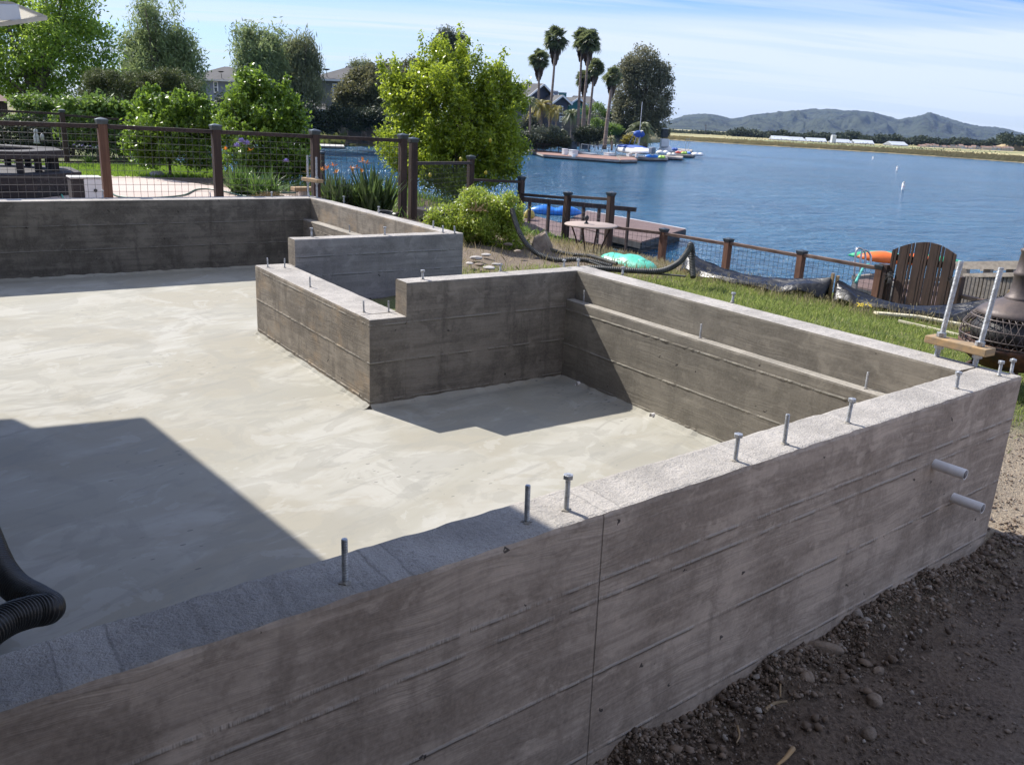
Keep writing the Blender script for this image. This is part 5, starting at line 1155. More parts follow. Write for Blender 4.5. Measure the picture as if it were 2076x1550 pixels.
shrub('heath_shrub', [(gp(530, 378, D, -.30), (.18, .18, .09)), (gp(555, 380, D, -.30), (.22, .18, .10)), (gp(585, 385, D, -.32), (.16, .16, .08))], gp(555, 385, D, -.36), 260, 20, (.03, .03, .02), .035, .012, M['heath'], 'low brown heath-like shrub along the patio edge', 12, .01, 4)
q2 = np.random.default_rng(99)
# plants at the neighbour's side on the left
D = 19.5
shrub('leafy_shrub', [sblob(170, 215, 38, 20, D), sblob(215, 225, 40, 28, D), sblob(200, 260, 45, 28, D), sblob(235, 280, 28, 30, D), sblob(150, 250, 25, 30, D)], gp(200, 330, D, -.36), 420, 20, (.09, .09, .08), .12, .06, M['brightbush'], 'loose bright shrub behind the far fence', 13)
shrub('leafy_shrub', [sblob(60, 205, 30, 12, D+2), sblob(95, 222, 30, 18, D+2), sblob(50, 250, 40, 18, D+2)], gp(80, 330, D+2, -.36), 320, 20, (.09, .09, .06), .11, .05, M['brightbush'], 'thin bright shrub left of the tall far fence post', 14)
D = 21
shrub('hedge', [sblob(-10+k*44, 275+k*1.2, 40, 34, D) for k in range(8)], gp(150, 340, D, -.36), 900, 18, (.11, .11, .10), .11, .05, M['darkhedge'], 'dark shaded hedge behind the bright lawn', 15, .05, 8, cat='hedge')
c = gp(285, 315, 18.2, -.36); straps('flax_plant', c, 70, .5, .014, M['strap'], 'grassy clump with white blooms on the bright lawn', 21, .8)
c = gp(180, 315, 18.6, -.36); t_ = straps('flower_clump', c, 60, .35, .012, M['strap'], 'low flowering clump with white and lilac heads before the hedge', 22, .9)
for k in range(12): stalk_flower(t_, c, dep(150+k*5.5, 297+rnd.uniform(-3, 4), 18.6), M['white'] if k % 3 else M['violetf'], 8, .05, k, r=.003)
n = 16000; gx = q2.uniform(.9, 4.6, n); gy = q2.uniform(8.8, 15.5, n); ok = (gx < shore(gy)-.8) & ((gx > 1.5) | (gy > 12.8)) & (q2.random(n) < .25+.6*(fbm2(gx*1.5+5, gy*1.5+5, 12, 3)-.5)) & ~((gx > 1.9) & (gx < 3.4) & (gy > 8.6) & (gy < 10.6)); gx, gy = gx[ok], gy[ok]
V, F_ = blades(np.stack([gx, gy, gz(gx, gy)], -1), .16, .008, 9, .5); tag(mesh_np('ground_cover', V, F_, M['brightbush']), 'low weedy ground cover under the birds of paradise', 'weeds', kind='stuff')
# far left dark shed roof glimpse
c = dep(2, 205, 23); t_ = thing('garden_shed', (c[0], c[1], -.4), 'small red brown roofed shed at far left among the trees', 'shed')
mb = MB(); mb.box((c[0]-.7, c[1]-.4, -.4), (c[0]+.10, c[1]+.4, c[2]+.0)); mb.build('wall', M['fence'], t_)
mb = MB(); mb.add([(c[0]-.8, c[1]-.5, c[2]), (c[0]+.2, c[1]-.5, c[2]), (c[0]+.2, c[1]+.5, c[2]), (c[0]-.8, c[1]+.5, c[2]), (c[0]-.5, c[1], c[2]+.3), (c[0]-.2, c[1], c[2]+.3)], [(0, 1, 5, 4), (1, 2, 5), (2, 3, 4, 5), (3, 0, 4), (3, 2, 1, 0)]); mb.build('roof', M['tanroof'], t_)

# big trees left
D = 27
tree('tall_feathery_tree', [sblob(100, 110, 105, 90, D), sblob(150, 40, 60, 50, D), sblob(60, 30, 60, 50, D), sblob(190, 150, 50, 60, D), sblob(30, 150, 70, 70, D), sblob(120, -20, 90, 50, D), sblob(210, 60, 26, 24, D), sblob(205, 110, 34, 30, D), sblob(20, 60, 50, 50, D), sblob(-30, 90, 60, 90, D), sblob(120, 195, 85, 30, D), sblob(175, 10, 30, 20, D)],
     gp(95, 330, D, -.4), 1500, 22, (.17, .17, .10), .13, .06, M['locust'], 'big bright feathery-leaved tree at the left edge', 'tree', None, .22, 30, 31, inner=.5, up=1.)
D = 34
tree('tall_grey_green_tree', [sblob(320, 130, 62, 80, D), sblob(300, 60, 26, 60, D), sblob(295, 20, 16, 26, D), sblob(345, 55, 12, 50, D), sblob(355, 10, 8, 12, D), sblob(345, 90, 34, 50, D), sblob(368, 130, 36, 50, D), sblob(395, 160, 22, 40, D), sblob(405, 120, 10, 14, D), sblob(270, 120, 26, 50, D), sblob(255, 80, 10, 16, D), sblob(262, 40, 8, 12, D), sblob(375, 190, 42, 40, D), sblob(300, 190, 50, 40, D), sblob(318, 15, 10, 20, D)],
     gp(330, 320, D, -.5), 1300, 20, (.14, .14, .22), .20, .045, M['pine'], 'tall ragged grey-green tree with thin spires', 'tree', None, .22, 34, 32, inner=.35, up=.0, droop=.8, jitter=.16)
D = 24
tree('juniper_tree', [sblob(200, 165, 36, 22, D), sblob(245, 170, 40, 24, D), sblob(290, 170, 40, 24, D), sblob(335, 160, 40, 22, D), sblob(375, 172, 32, 22, D), sblob(250, 200, 50, 20, D), sblob(330, 195, 50, 16, D), sblob(185, 185, 22, 20, D), sblob(395, 190, 22, 14, D)],
     gp(290, 320, D, -.4), 1000, 24, (.08, .08, .05), .085, .024, M['juniper'], 'dark spreading juniper below the tall grey-green tree', 'tree', None, .14, 26, 33, inner=.3, up=1., droop=.6, mid=dep(275, 215, D))

# ================================================================ across the inlet
def bank_root(x, D, z=-1.7): c = dep(x, 300, D); c[2] = z; return c
tr = 'trees across the inlet'
D = 78
tree('ragged_tree', [sblob(520, 110, 38, 50, D), sblob(505, 75, 16, 22, D), sblob(530, 75, 16, 20, D), sblob(485, 100, 14, 20, D), sblob(490, 140, 20, 30, D), sblob(545, 130, 34, 50, D), sblob(568, 60, 10, 14, D), sblob(565, 80, 7, 20, D), sblob(535, 175, 48, 40, D)],
     bank_root(530, D), 850, 20, (.30, .30, .42), .45, .11, M['pine'], 'ragged grey-green tree with a thin spike, left of the grey house', 'tree', tr, .35, 30, 41, inner=.35, up=0, droop=.6, jitter=.16)
tree('weeping_tree', [sblob(600, 130, 46, 42, D+3), sblob(622, 150, 28, 45, D+3), sblob(585, 110, 28, 22, D+3), sblob(600, 185, 45, 45, D+3), sblob(640, 135, 11, 22, D+3)],
     bank_root(605, D+3), 850, 22, (.26, .26, .6), .6, .10, M['willow'], 'rounded weeping tree just left of the grey house', 'tree', tr, .35, 22, 42, inner=.5, up=0, droop=1.6)
D = 84
tree('bushy_tree', [sblob(745, 190, 42, 48, D), sblob(725, 175, 30, 34, D), sblob(765, 165, 34, 34, D), sblob(735, 225, 40, 28, D), sblob(700, 195, 22, 30, D)],
     bank_root(740, D), 1100, 22, (.30, .30, .22), .28, .16, M['olive'], 'rounded olive-brown tree overlapping the grey house', 'tree', tr, .3, 18, 43, inner=.55)
tree('bushy_tree', [sblob(800, 155, 34, 28, D+6), sblob(825, 150, 28, 22, D+6), sblob(790, 190, 40, 40, D+6), sblob(840, 170, 30, 40, D+6), sblob(820, 215, 50, 50, D+6)],
     bank_root(815, D+6), 1000, 22, (.30, .30, .22), .28, .16, M['olive'], 'dense olive tree directly left of the lemon tree', 'tree', tr, .3, 18, 44, inner=.55)
tree('wispy_tree', [sblob(722, 135, 15, 8, D+30), sblob(740, 140, 20, 10, D+30)], bank_root(735, D+30), 160, 14, (.3, .3, .35), .35, .10, M['willow'], 'wispy treetop showing above the grey house roof', 'tree', tr, .15, 8, 45, up=0, droop=1.)
tree('slender_tree', [sblob(912, 90, 24, 26, 110), sblob(890, 95, 18, 12, 110), sblob(920, 120, 22, 40, 110), sblob(905, 75, 14, 12, 110)], bank_root(910, 110), 600, 18, (.35, .35, .35), .4, .14, M['greybush'], 'dark treetop rising behind the lemon tree', 'tree', tr, .3, 14, 46, inner=.4)
hd = [sblob(620+k*22, 238+(k % 3)*4, 22, 18, 80) for k in range(9)]
shrub('hedge', hd, bank_root(700, 80, -2), 900, 18, (.30, .30, .22), .28, .14, M['darkhedge'], 'dark overgrown hedge below the grey house across the inlet', 47, .1, 8, cat='hedge')
shrub('hedge', [sblob(450+k*26, 225, 26, 30, 70) for k in range(7)], bank_root(520, 70, -1.5), 700, 18, (.30, .30, .22), .28, .14, M['darkhedge'], 'dark hedge under the ragged tree across the inlet', 48, .1, 8, cat='hedge')
n = 9000; q = np.random.default_rng(55); V = []
for k in range(n):
    x = q.uniform(630, 1060); y = q.uniform(266, 286); u = q.random()
    p = on(x, 303-6*(x < 780), 2, ZW); d = p-CAM; d[2] = 0; s_ = 1.0+u*.28; b_ = CAM+d*s_; b_[2] = np.interp(s_, [1, 1.008, 1.03, 1.15, 1.3], [-2.7, -2.2, -1.8, -1.55, -1.5])
    if 745 < x < 900 and .03 < u*.28 < .14 and q.random() < .8: continue
    h_ = q.uniform(.15, .5)*(1 if q.random() < .9 else 2); w_ = q.uniform(.15, .4); e = np.array([-d[1], d[0], 0])/np.linalg.norm(d)
    V += [b_-e*w_, b_+e*w_, b_+np.array([0, 0, h_])+e*q.uniform(-.3, .3)]
M['weeds'] = m_leaf('bank weeds', (.06, .09, .025), (.20, .22, .07), .3, .7, dead=(.40, .32, .16))
tag(mesh_np('bank_weeds', V, np.arange(len(V)).reshape(-1, 3), M['weeds']), 'weedy green bank across the inlet', 'weeds', kind='stuff')
# bare sandy patch
c0 = on(760, 285, 2, -1.62)
# low dock along the inlet
def dock(name, quad, zt, th, label, deckm='deckfar', group='floating docks', edge='fascia'):
    P_ = [on(x, y, 2, zt) for x, y in quad]; c = sum(P_)/4; t_ = thing(name, (c[0], c[1], ZW), label, 'dock', group)
    mb = MB(); mb.add(P_+[p-np.array([0, 0, .10]) for p in P_], [(0,1,2,3), (7,6,5,4), (0,4,5,1), (1,5,6,2), (2,6,7,3), (3,7,4,0)]); mb.build('deck', M[deckm], t_)
    Q_ = [c+(p-c)*1.004 for p in P_]; Q2 = [q_-np.array([0, 0, th*.6]) for q_ in Q_]; mb = MB()
    for i in range(4):
        j = (i+1) % 4; a, b = Q_[i]-np.array([0, 0, .06+th*.2]), Q_[j]-np.array([0, 0, .06+th*.2]); mb.bar(a, b, .06, th*.5)
    mb.build('edge_board', M[edge], t_)
    mb = MB(); R2 = [c+(p-c)*.97 for p in P_]; mb.add([p-np.array([0, 0, .101]) for p in R2]+[np.array([p[0], p[1], ZW-.15]) for p in R2], [(0,1,2,3), (7,6,5,4), (0,4,5,1), (1,5,6,2), (2,6,7,3), (3,7,4,0)]); mb.build('float', M['float'], t_)
    return t_
dock('floating_dock', [(585, 294), (698, 297), (696, 293), (585, 290)], -2.35, .25, 'low pale dock strip along the inlet bank behind the fence', 'offw')
# houses
def house(name, x, yb, w_px, h_px, D, wallm, roofm, label, yaw=0., depth_m=None, roof=.35, wins=(), hip=False, eave=.5, zbase=None, ridge_along=True, group=None, cat='house', dish=None, vents=()):
    k = PX(D); c = dep(x, yb, D); w_ = w_px*k; h = h_px*k; z0 = c[2]; dm = depth_m or w_*.7
    t_ = thing(name, (c[0], c[1], z0-3), label, cat, group)
    vx = np.array([RT[0], RT[1], 0]); vx /= np.linalg.norm(vx); ca_, sa_ = math.cos(yaw), math.sin(yaw); vx = np.array([vx[0]*ca_-vx[1]*sa_, vx[0]*sa_+vx[1]*ca_, 0]); vy = np.array([-vx[1], vx[0], 0]); vz = np.array([0, 0, 1.])
    Pt = lambda u, v, z: c*np.array([1, 1, 0])+vx*u+vy*v+vz*z
    mb = MB(); mb.add([Pt(-w_/2, 0, z0-3), Pt(w_/2, 0, z0-3), Pt(w_/2, dm, z0-3), Pt(-w_/2, dm, z0-3), Pt(-w_/2, 0, z0+h), Pt(w_/2, 0, z0+h), Pt(w_/2, dm, z0+h), Pt(-w_/2, dm, z0+h)], [(0,3,2,1), (4,5,6,7), (0,1,5,4), (1,2,6,5), (2,3,7,6), (3,0,4,7)])
    rh = roof*(dm if ridge_along else w_)*.5; e = eave; zt = z0+h+.02
    if not ridge_along: mb.add([Pt(-w_/2, 0, z0+h), Pt(w_/2, 0, z0+h), Pt(0, 0, z0+h+rh*.98), Pt(-w_/2, dm, z0+h), Pt(w_/2, dm, z0+h), Pt(0, dm, z0+h+rh*.98)], [(0,1,2), (5,4,3)])
    wo_ = mb.build('wall', M[wallm], t_)
    mb = MB(); a0 = w_/2+e; b0, b1 = -e, dm+e; ins = dm*.45 if hip else 0
    if ridge_along: V = [Pt(-a0, b0, zt-.1), Pt(a0, b0, zt-.1), Pt(a0, b1, zt-.1), Pt(-a0, b1, zt-.1), Pt(-a0+ins, dm/2, zt+rh), Pt(a0-ins, dm/2, zt+rh)]; F_ = [(0,1,5,4), (1,2,5), (2,3,4,5), (3,0,4)]
    else: V = [Pt(-a0, b0, zt-.15), Pt(-a0, b1, zt-.15), Pt(a0, b1, zt-.15), Pt(a0, b0, zt-.15), Pt(0, b0, zt+rh), Pt(0, b1, zt+rh)]; F_ = [(0,4,5,1), (3,2,5,4)]
    n0 = len(V); V2 = [v-vz*.18 for v in V]; F2 = [tuple(i+n0 for i in f[::-1]) for f in F_]; edge = [(0,1), (1,2), (2,3), (3,0)] if ridge_along else [(0,4), (4,3), (1,5), (5,2), (0,1), (3,2)]
    mb.add(V+V2, F_+F2+[(a, b, b+n0, a+n0) for a, b in edge]); ro = mb.build('roof', M[roofm], t_)
    mb = MB()
    if ridge_along: mb.bar(Pt(-a0, b0-.05, zt-.22), Pt(a0, b0-.05, zt-.22), .06, .2)
    else:
        mb.bar(Pt(-a0, b0-.05, zt-.28), Pt(0, b0-.05, zt+rh-.12), .08, .28); mb.bar(Pt(a0, b0-.05, zt-.28), Pt(0, b0-.05, zt+rh-.12), .08, .28)
    mb.build('fascia', M['white'] if not ridge_along else M['offw'], ro)
    for (u, v, ww, wh) in wins:      # px offsets from centre / base
        u, v, ww, wh = u*k, v*k, ww*k, wh*k; f = MB(); fr = .13
        f.obox(Pt(u, -.06, z0+v), vx*(ww/2+fr), vy*.055, vz*(wh/2+fr)); fo = f.build('window', M['white'], t_); g_ = MB(); g_.obox(Pt(u, -.12, z0+v), vx*ww/2, vy*.008, vz*wh/2); g_.build('pane', M['glass'], fo)
        b_ = MB(); b_.obox(Pt(u, -.135, z0+v), vx*ww/2, vy*.006, vz*.04); b_.build('sash_bar', M['white'], fo)
    if dish:
        u, v = dish[0]*k, dish[1]*k; q0 = Pt(u, -.2, z0+v); b_ = MB(); b_.tube([q0, q0+vz*.7-vy*.2], .04, 6); b_.lathe(q0+vz*.8-vy*.3, [(0, 0), (.25, .05), (.45, .18), (.43, .2), (.2, .08), (0, .05)], 14); b_.build('satellite_dish', M['float'], ro)
    for (u, v, s_) in vents:
        q0 = Pt(u*k, dm*.25, z0+v*k); b_ = MB(); b_.obox(q0, vx*.25*s_, vy*.2, vz*.25*s_); b_.build('roof_vent', M['offw'], ro)
    return t_, Pt, k
house('house', 688, 232, 88, 68, 100, 'greywall', 'shingle', 'grey-green two storey house with white window across the inlet', yaw=-.10, depth_m=8, roof=.40, wins=[(-8, 47, 5.5, 19)], hip=True, eave=.8, dish=(-23, 68), vents=[(18, 78, 1.4), (24, 82, 2), (2, 74, .8)])
t_, Pt, k = house('house', 636, 233, 44, 13, 97, 'greywall', 'shingle', 'low roofed wing at the left of the grey-green house', yaw=-.10, depth_m=5, roof=.2, hip=True, eave=.4)
house('house', 440, 215, 110, 52, 118, 'bluewall', 'shingle', 'grey-blue house behind the citrus shrubs', yaw=-.05, depth_m=9, roof=.40, wins=[(0, 36, 5.5, 18)], hip=True, eave=.7, dish=(14, 52), vents=[(-8, 60, .8), (-2, 62, .8)])
house('house', 455, 235, 40, 22, 90, 'offw', 'offw', 'small pale utility box building peeking between citrus shrubs', yaw=0, depth_m=2, roof=.05, eave=.1)
# board fence below
c = None
mb = MB()
for k_ in range(46):
    p = dep(705+k_*2.2, 262, 86); mb.box((p[0]-.052, p[1]-.02, -2.), (p[0]+.052, p[1]+.02, .15+.03*math.sin(k_*2.1)))
o = mb.build('board_fence', M['fencew']); single(o, dep(745, 270, 86), 'weathered vertical board fence under the olive trees', 'fence')
# houses behind palms
house('house', 1092, 245, 70, 45, 150, 'navy', 'shingle', 'dark navy gabled house behind the leftmost palms', yaw=.75, depth_m=14, roof=.75, wins=[(6, 22, 6, 10)], ridge_along=False, eave=.8)
house('house', 1135, 250, 30, 40, 146, 'navy', 'shingle', 'small navy gable with arched window between two palms', yaw=.35, depth_m=9, roof=.95, wins=[(0, 26, 6, 12), (4, 8, 8, 8)], ridge_along=False, eave=.6)
t_ = thing('chimney_block', dep(1140, 250, 155), 'teal chimney stack with pale caps between the gabled houses', 'chimney')
for (x, w_, y0, y1, m_) in [(1139, 15, 240, 190, 'teal'), (1125, 9, 240, 187, 'bluewall')]:
    mb = MB(); a, b = dep(x-w_/2, y0, 155), dep(x+w_/2, y1, 155); mb.obox((a+b)/2, np.array([RT[0], RT[1], 0])*abs(w_)*PX(155)/2, FW*np.array([1, 1, 0])*1., np.array([0, 0, abs(b[2]-a[2])/2])); mb.build('shaft', M[m_], t_)
    mb = MB(); p = dep(x, y1-1, 155); mb.obox(p, np.array([RT[0], RT[1], 0])*(w_*PX(155)/2+.15), FW*np.array([1, 1, 0])*1.2, np.array([0, 0, .12])); mb.build('chimney_cap', M['offw'], t_)
house('house', 1165, 250, 34, 37, 158, 'teal', 'shingle', 'teal gabled house right of the chimney stack', yaw=.6, depth_m=12, roof=.75, wins=[(5, 22, 6, 8)], ridge_along=False, eave=.8)
house('house', 1190, 252, 26, 40, 175, 'tanroof', 'shingle', 'brown roofed house just visible right of the teal gable', yaw=.2, depth_m=10, roof=.3, eave=.6)
mb = MB()
for k_ in range(40):
    p = dep(1140+k_*1.5, 250, 128); mb.box((p[0]-.05, p[1]-.02, -2.), (p[0]+.05, p[1]+.02, dep(1160, 239, 128)[2]))
o = mb.build('board_fence', M['fencew']); single(o, dep(1170, 245, 128), 'grey board fence behind the palm trunks', 'fence')
mb = MB(); a, b = dep(1245, 285, 122), dep(1268, 274, 122); mb.obox((a+b)/2, np.array([RT[0], RT[1], 0])*.82, FW*np.array([1, 1, 0])*.1, np.array([0, 0, .7])); o = mb.build('timber_wall', M['fencew']); single(o, a, 'low brown timber retaining wall left of the date palm', 'wall')

# fan palms
def fan_palm(x, y_top, y_bot, xb, D, crown_px, skirt_px, label, seed, grp='tall fan palms on the peninsula', trunk_px=4.5):
    q = random.Random(seed); k = PX(D); top = dep(x, y_top, D); bot = dep(xb, y_bot, D); bot[2] = min(bot[2], -1.6); t_ = thing('fan_palm', bot, label, 'palm tree', grp); R0 = crown_px*k*1.12
    mb = MB(); pts = smooth_path([bot, bot*.66+top*.34+np.array([.15*q.uniform(-1, 1), 0, 0]), bot*.3+top*.7, top], 18); mb.tube(pts, np.linspace(trunk_px*k*.75, trunk_px*k*.42, 18), 10); mb.build('trunk', M['palmbark'], t_, True)
    def fans(n, el0, el1, rr, mat, nm, droopy, nf=13):
        V = []; F_ = []
        for j in range(n):
            a = q.uniform(0, 6.283); el = q.uniform(el0, el1); d = np.array([math.cos(a)*math.cos(el), math.sin(a)*math.cos(el), math.sin(el)]); L_ = rr*q.uniform(.75, 1.1); st = top+d*L_*.45; s_ = np.cross(d, (0, 0, 1)); s_ /= np.linalg.norm(s_)+1e-6; u = np.cross(s_, d); ro = q.uniform(-.8, .8); s_, u = s_*math.cos(ro)+u*math.sin(ro), u*math.cos(ro)-s_*math.sin(ro)
            b0 = len(V); V += [top-s_*.03, top+s_*.03, st+s_*.03, st-s_*.03]; F_.append((b0, b0+1, b0+2, b0+3))
            for f in range(nf):
                an = (f/(nf-1)-.5)*3.6; dd = d*math.cos(an)+s_*math.sin(an); tl_ = L_*.55*(.75+.25*math.cos(an)); m_ = st+dd*tl_*.6-np.array([0, 0, tl_*.06]); e = st+dd*tl_-np.array([0, 0, tl_*droopy*q.uniform(.6, 1.3)]); w_ = L_*.05; sd_ = np.cross(dd, u); b0 = len(V)
                V += [st, m_+sd_*w_, e, m_-sd_*w_]; F_.append((b0, b0+1, b0+2, b0+3))
        mesh_np(nm, np.array(V)-np.array(t_['_o']), F_, mat, t_)
    fans(52, -.8, 1.4, R0, M['palmleaf'], 'crown', .28)
    fans(16, -1.15, -.5, R0*.85, M['palmleaf'], 'lower_fronds', .4)
    V = []
    for j in range(420):
        a = q.uniform(0, 6.283); z_ = q.uniform(0, 1); r_ = R0*(.10+.24*math.sin(math.pi*min(1, .25+z_*.75)))*q.uniform(.5, 1.1); p = top+np.array([r_*math.cos(a), r_*math.sin(a), -z_*skirt_px*k]); h_ = skirt_px*k*.26; w_ = .10
        V += [p-np.array([w_, w_, 0]), p+np.array([w_, w_, 0]), p+np.array([w_*.6, 0, -h_]), p+np.array([-w_*.6, 0, -h_])]
    mesh_np('dead_skirt', np.array(V)-np.array(t_['_o']), np.arange(len(V)).reshape(-1, 4), M['thatch'], t_)
    return t_
fan_palm(1127, 78, 285, 1114, 100, 28, 42, 'second palm from the left, tallest of the left pair', 1)
fan_palm(1094, 120, 268, 1090, 104, 23, 34, 'leftmost and shorter palm of the group', 2)
fan_palm(1180, 78, 270, 1173, 101, 23, 36, 'left one of the two tallest central palms', 3)
fan_palm(1194, 84, 268, 1181, 100, 27, 38, 'right one of the two tallest central palms', 4)
fan_palm(1206, 138, 266, 1190, 104, 21, 28, 'shorter palm right behind the two tallest', 5)
fan_palm(1186, 158, 262, 1185, 106, 19, 30, 'shortest palm with shaggy crown hidden between the central trunks', 6)
fan_palm(1242, 156, 292, 1226, 96, 22, 32, 'palm leaning right next to the eucalyptus', 7, trunk_px=6)
# feather palms
def date_palm(x, y, D, r_px, label, seed, mat='phoenix', n=46, trunk=True, el0=-.5, yb=None, name='date_palm', grp=None):
    q = random.Random(seed); k = PX(D); top = dep(x, y, D); bot = dep(x, yb or (y+r_px*1.1), D); bot[2] = min(bot[2], -1.7); t_ = thing(name, bot, label, 'palm tree', grp); R0 = r_px*k; V = []; F_ = []
    for j in range(n):
        a = q.uniform(0, 6.283); el = q.uniform(el0, 1.45); L_ = R0*q.uniform(.85, 1.1); d = np.array([math.cos(a), math.sin(a), 0]); s_ = np.array([-d[1], d[0], 0]); P_ = []
        for i in range(13):
            t = i/12; P_.append(top+d*L_*t*math.cos(el*.8)*(1.15-.15*t)+np.array([0, 0, L_*(math.sin(max(el, -.2))*t*1.05-.75*t**2.2)]))
        for i in range(1, 13):
            p = P_[i]; dr = P_[i]-P_[i-1]; dr /= np.linalg.norm(dr); ll = L_*.24*math.sin(math.pi*(.15+.8*i/12))
            for sg in (-1, 1):
                for h_ in (0, .5):
                    p0 = p-dr*h_*L_/12; e = p0+s_*sg*ll*.8+dr*ll*.6-np.array([0, 0, ll*.45]); w_ = dr*L_*.018; b0 = len(V); V += [p0-w_, p0+w_, e]; F_.append((b0, b0+1, b0+2))
            b0 = len(V); w2 = s_*.02+np.array([0, 0, .02]); V += [P_[i-1]-w2, P_[i-1]+w2, p]; F_.append((b0, b0+1, b0+2))
    mesh_np('crown', np.array(V)-np.array(t_['_o']), F_, M[mat], t_)
    mb = MB(); mb.tube(smooth_path([bot, top], 6), [.30*R0*.4]*6 if name == 'date_palm' else [.12]*6, 10); mb.build('trunk', M['palmbark'], t_, True)
    return t_
date_palm(1300, 262, 108, 36, 'big arching date palm at the foot of the eucalyptus', 11, n=80, yb=296)
date_palm(1160, 232, 118, 26, 'dark arching date palm behind the central palm trunks', 12, n=60, yb=262)
date_palm(1098, 215, 98, 34, 'yellowing feather palm left of the second fan palm', 13, 'yellowpalm', 44, name='feather_palm', yb=275, grp='yellow feather palms')
date_palm(1128, 222, 99, 24, 'yellowing feather palm just right of the second fan palm', 14, 'yellowpalm', 34, name='feather_palm', yb=275, grp='yellow feather palms')
date_palm(1075, 205, 96, 24, 'grey-green feather palm emerging behind the lemon tree', 15, 'phoenix', 34, name='feather_palm', yb=275)
date_palm(1241, 282, 95, 11, 'small young fan-shaped palm near the motor boat', 16, 'phoenix', 30, name='feather_palm', yb=292)
date_palm(1142, 268, 96, 12, 'short bright palm low on the shore', 17, 'brightbush' if False else 'phoenix', 26, name='feather_palm', yb=285)
# eucalyptus
D = 118
tree('eucalyptus_tree', [sblob(1302, 122, 28, 24, D), sblob(1290, 140, 30, 26, D), sblob(1325, 150, 24, 26, D), sblob(1346, 152, 15, 22, D), sblob(1270, 150, 20, 24, D), sblob(1268, 180, 22, 30, D), sblob(1300, 175, 34, 34, D), sblob(1340, 185, 22, 30, D), sblob(1352, 212, 10, 22, D), sblob(1325, 215, 30, 24, D), sblob(1280, 220, 28, 26, D), sblob(1262, 235, 18, 26, D), sblob(1340, 240, 16, 20, D), sblob(1300, 245, 30, 24, D), sblob(1328, 255, 12, 16, D), sblob(1256, 205, 12, 18, D)],
     bank_root(1305, D), 1050, 24, (.34, .34, .36), .42, .16, M['euc'], 'massive brown-green eucalyptus beside the palms', 'tree', None, .55, 40, 61, inner=.80, jitter=.06, droop=.5, mid=dep(1308, 200, D), lumps=0)
shp = 'peninsula shrubs'
for (x, y, rx, ry, D, m_, lab, sd_) in [(1210, 235, 22, 28, 125, 'brightbush', 'bright green round tree between the palm trunks', 71), (1213, 262, 18, 16, 108, 'brightbush', 'vivid rounded shrub right of the central palm trunks', 72), (1204, 248, 16, 16, 114, 'greybush', 'dull grey-green rounded shrub behind the vivid one', 73),
      (1100, 276, 34, 22, 97, 'greybush', 'wide silver-green bush above the long dock', 74), (1195, 272, 26, 16, 98, 'darkhedge', 'dark bush at the base of the central palms', 75), (1240, 262, 20, 8, 112, 'brightbush', 'light green shrub in front of the brown timber wall', 76), (1255, 262, 16, 10, 118, 'darkhedge', 'dark hedge behind the light green shrub', 77),
      (1133, 283, 22, 12, 96, 'darkhedge', 'dark leafy shrub behind the glass screen', 78), (1068, 262, 20, 24, 100, 'greybush', 'grey bush at the edge of the lemon tree', 79), (1248, 235, 14, 26, 125, 'greybush', 'thin pale tree between palm and eucalyptus', 80), (1276, 283, 7, 5, 100, 'yellowpalm', 'small yellow-green bush left of the date palm', 81), (1345, 268, 8, 8, 128, 'darkhedge', 'small dark shrub at the peninsula tip', 82), (1060, 285, 20, 12, 96, 'darkhedge', 'dark shrub above the left end of the dock', 83)]:
    shrub('shore_shrub', [sblob(x, y, rx, ry, D), sblob(x-rx*.5, y+ry*.3, rx*.6, ry*.6, D), sblob(x+rx*.5, y+ry*.25, rx*.55, ry*.6, D)], bank_root(x, D, -2), 150+int(rx*10), 18, (.25, .25, .2), .26, .13, M[m_], lab, sd_, .08, 5, group=shp, inner=.6)
c = dep(1223, 228, 135); mb = MB(); mb.lathe(c, [(0, -3), (.5, -2.8), (.55, -1), (.3, .4), (0, 1.1)], 10); o = mb.build('cypress_tree', M['darkhedge'], None, True); single(o, c, 'small narrow dark cypress between palms', 'tree')

# docks across
grp = 'floating docks'
dock('floating_dock', [(1102, 313), (1256, 324), (1250, 317.5), (1070, 302.5)], -2.22, .36, 'long red-brown dock with white bins, nearest across the water')
dock('floating_dock', [(1258, 324), (1292, 323.5), (1284, 318), (1254, 318)], -2.22, .33, 'short stub dock just right of the long red-brown dock')
dock('floating_dock', [(1262, 319), (1354, 321), (1352, 317.5), (1240, 314)], -2.25, .3, 'thin grey dock carrying blue and lime kayaks', 'fascia')
dock('floating_dock', [(1340, 317), (1383, 320), (1385, 316.5), (1342, 313.5)], -2.25, .3, 'small grey dock end right of the kayak dock', 'fascia')
dock('floating_dock', [(1362, 313), (1405, 315), (1410, 312), (1366, 309)], -2.25, .3, 'small grey dock further out beyond the second', 'fascia')
dock('floating_dock', [(1345, 306), (1382, 308), (1380, 304), (1345, 302)], -2.25, .3, 'pale dock finger in front of the white cruiser', 'offw')
k = PX(98)
def railing(P0, P1, n, h, m_, label, D=98):
    a, b = dep(*P0, D), dep(*P1, D); t_ = thing('railing', a, label, 'railing', 'dock railings'); up = np.array([0, 0, h]); mb = MB(); mb.bar(a+up, b+up, .06, .07); mb.build('rail', M[m_], t_)
    for i in range(n): p = a+(b-a)*i/(n-1); mb = MB(); mb.bar(p, p+up, .06, .06, (0, 1, 0)); mb.build('post', M[m_], t_)
railing((1073, 303), (1132, 310), 5, .75, 'rail', 'brown wooden railing on the left of the long dock', 96)
railing((1178, 303), (1248, 312), 6, .6, 'offw', 'white railing of the gangway behind the long dock', 97)
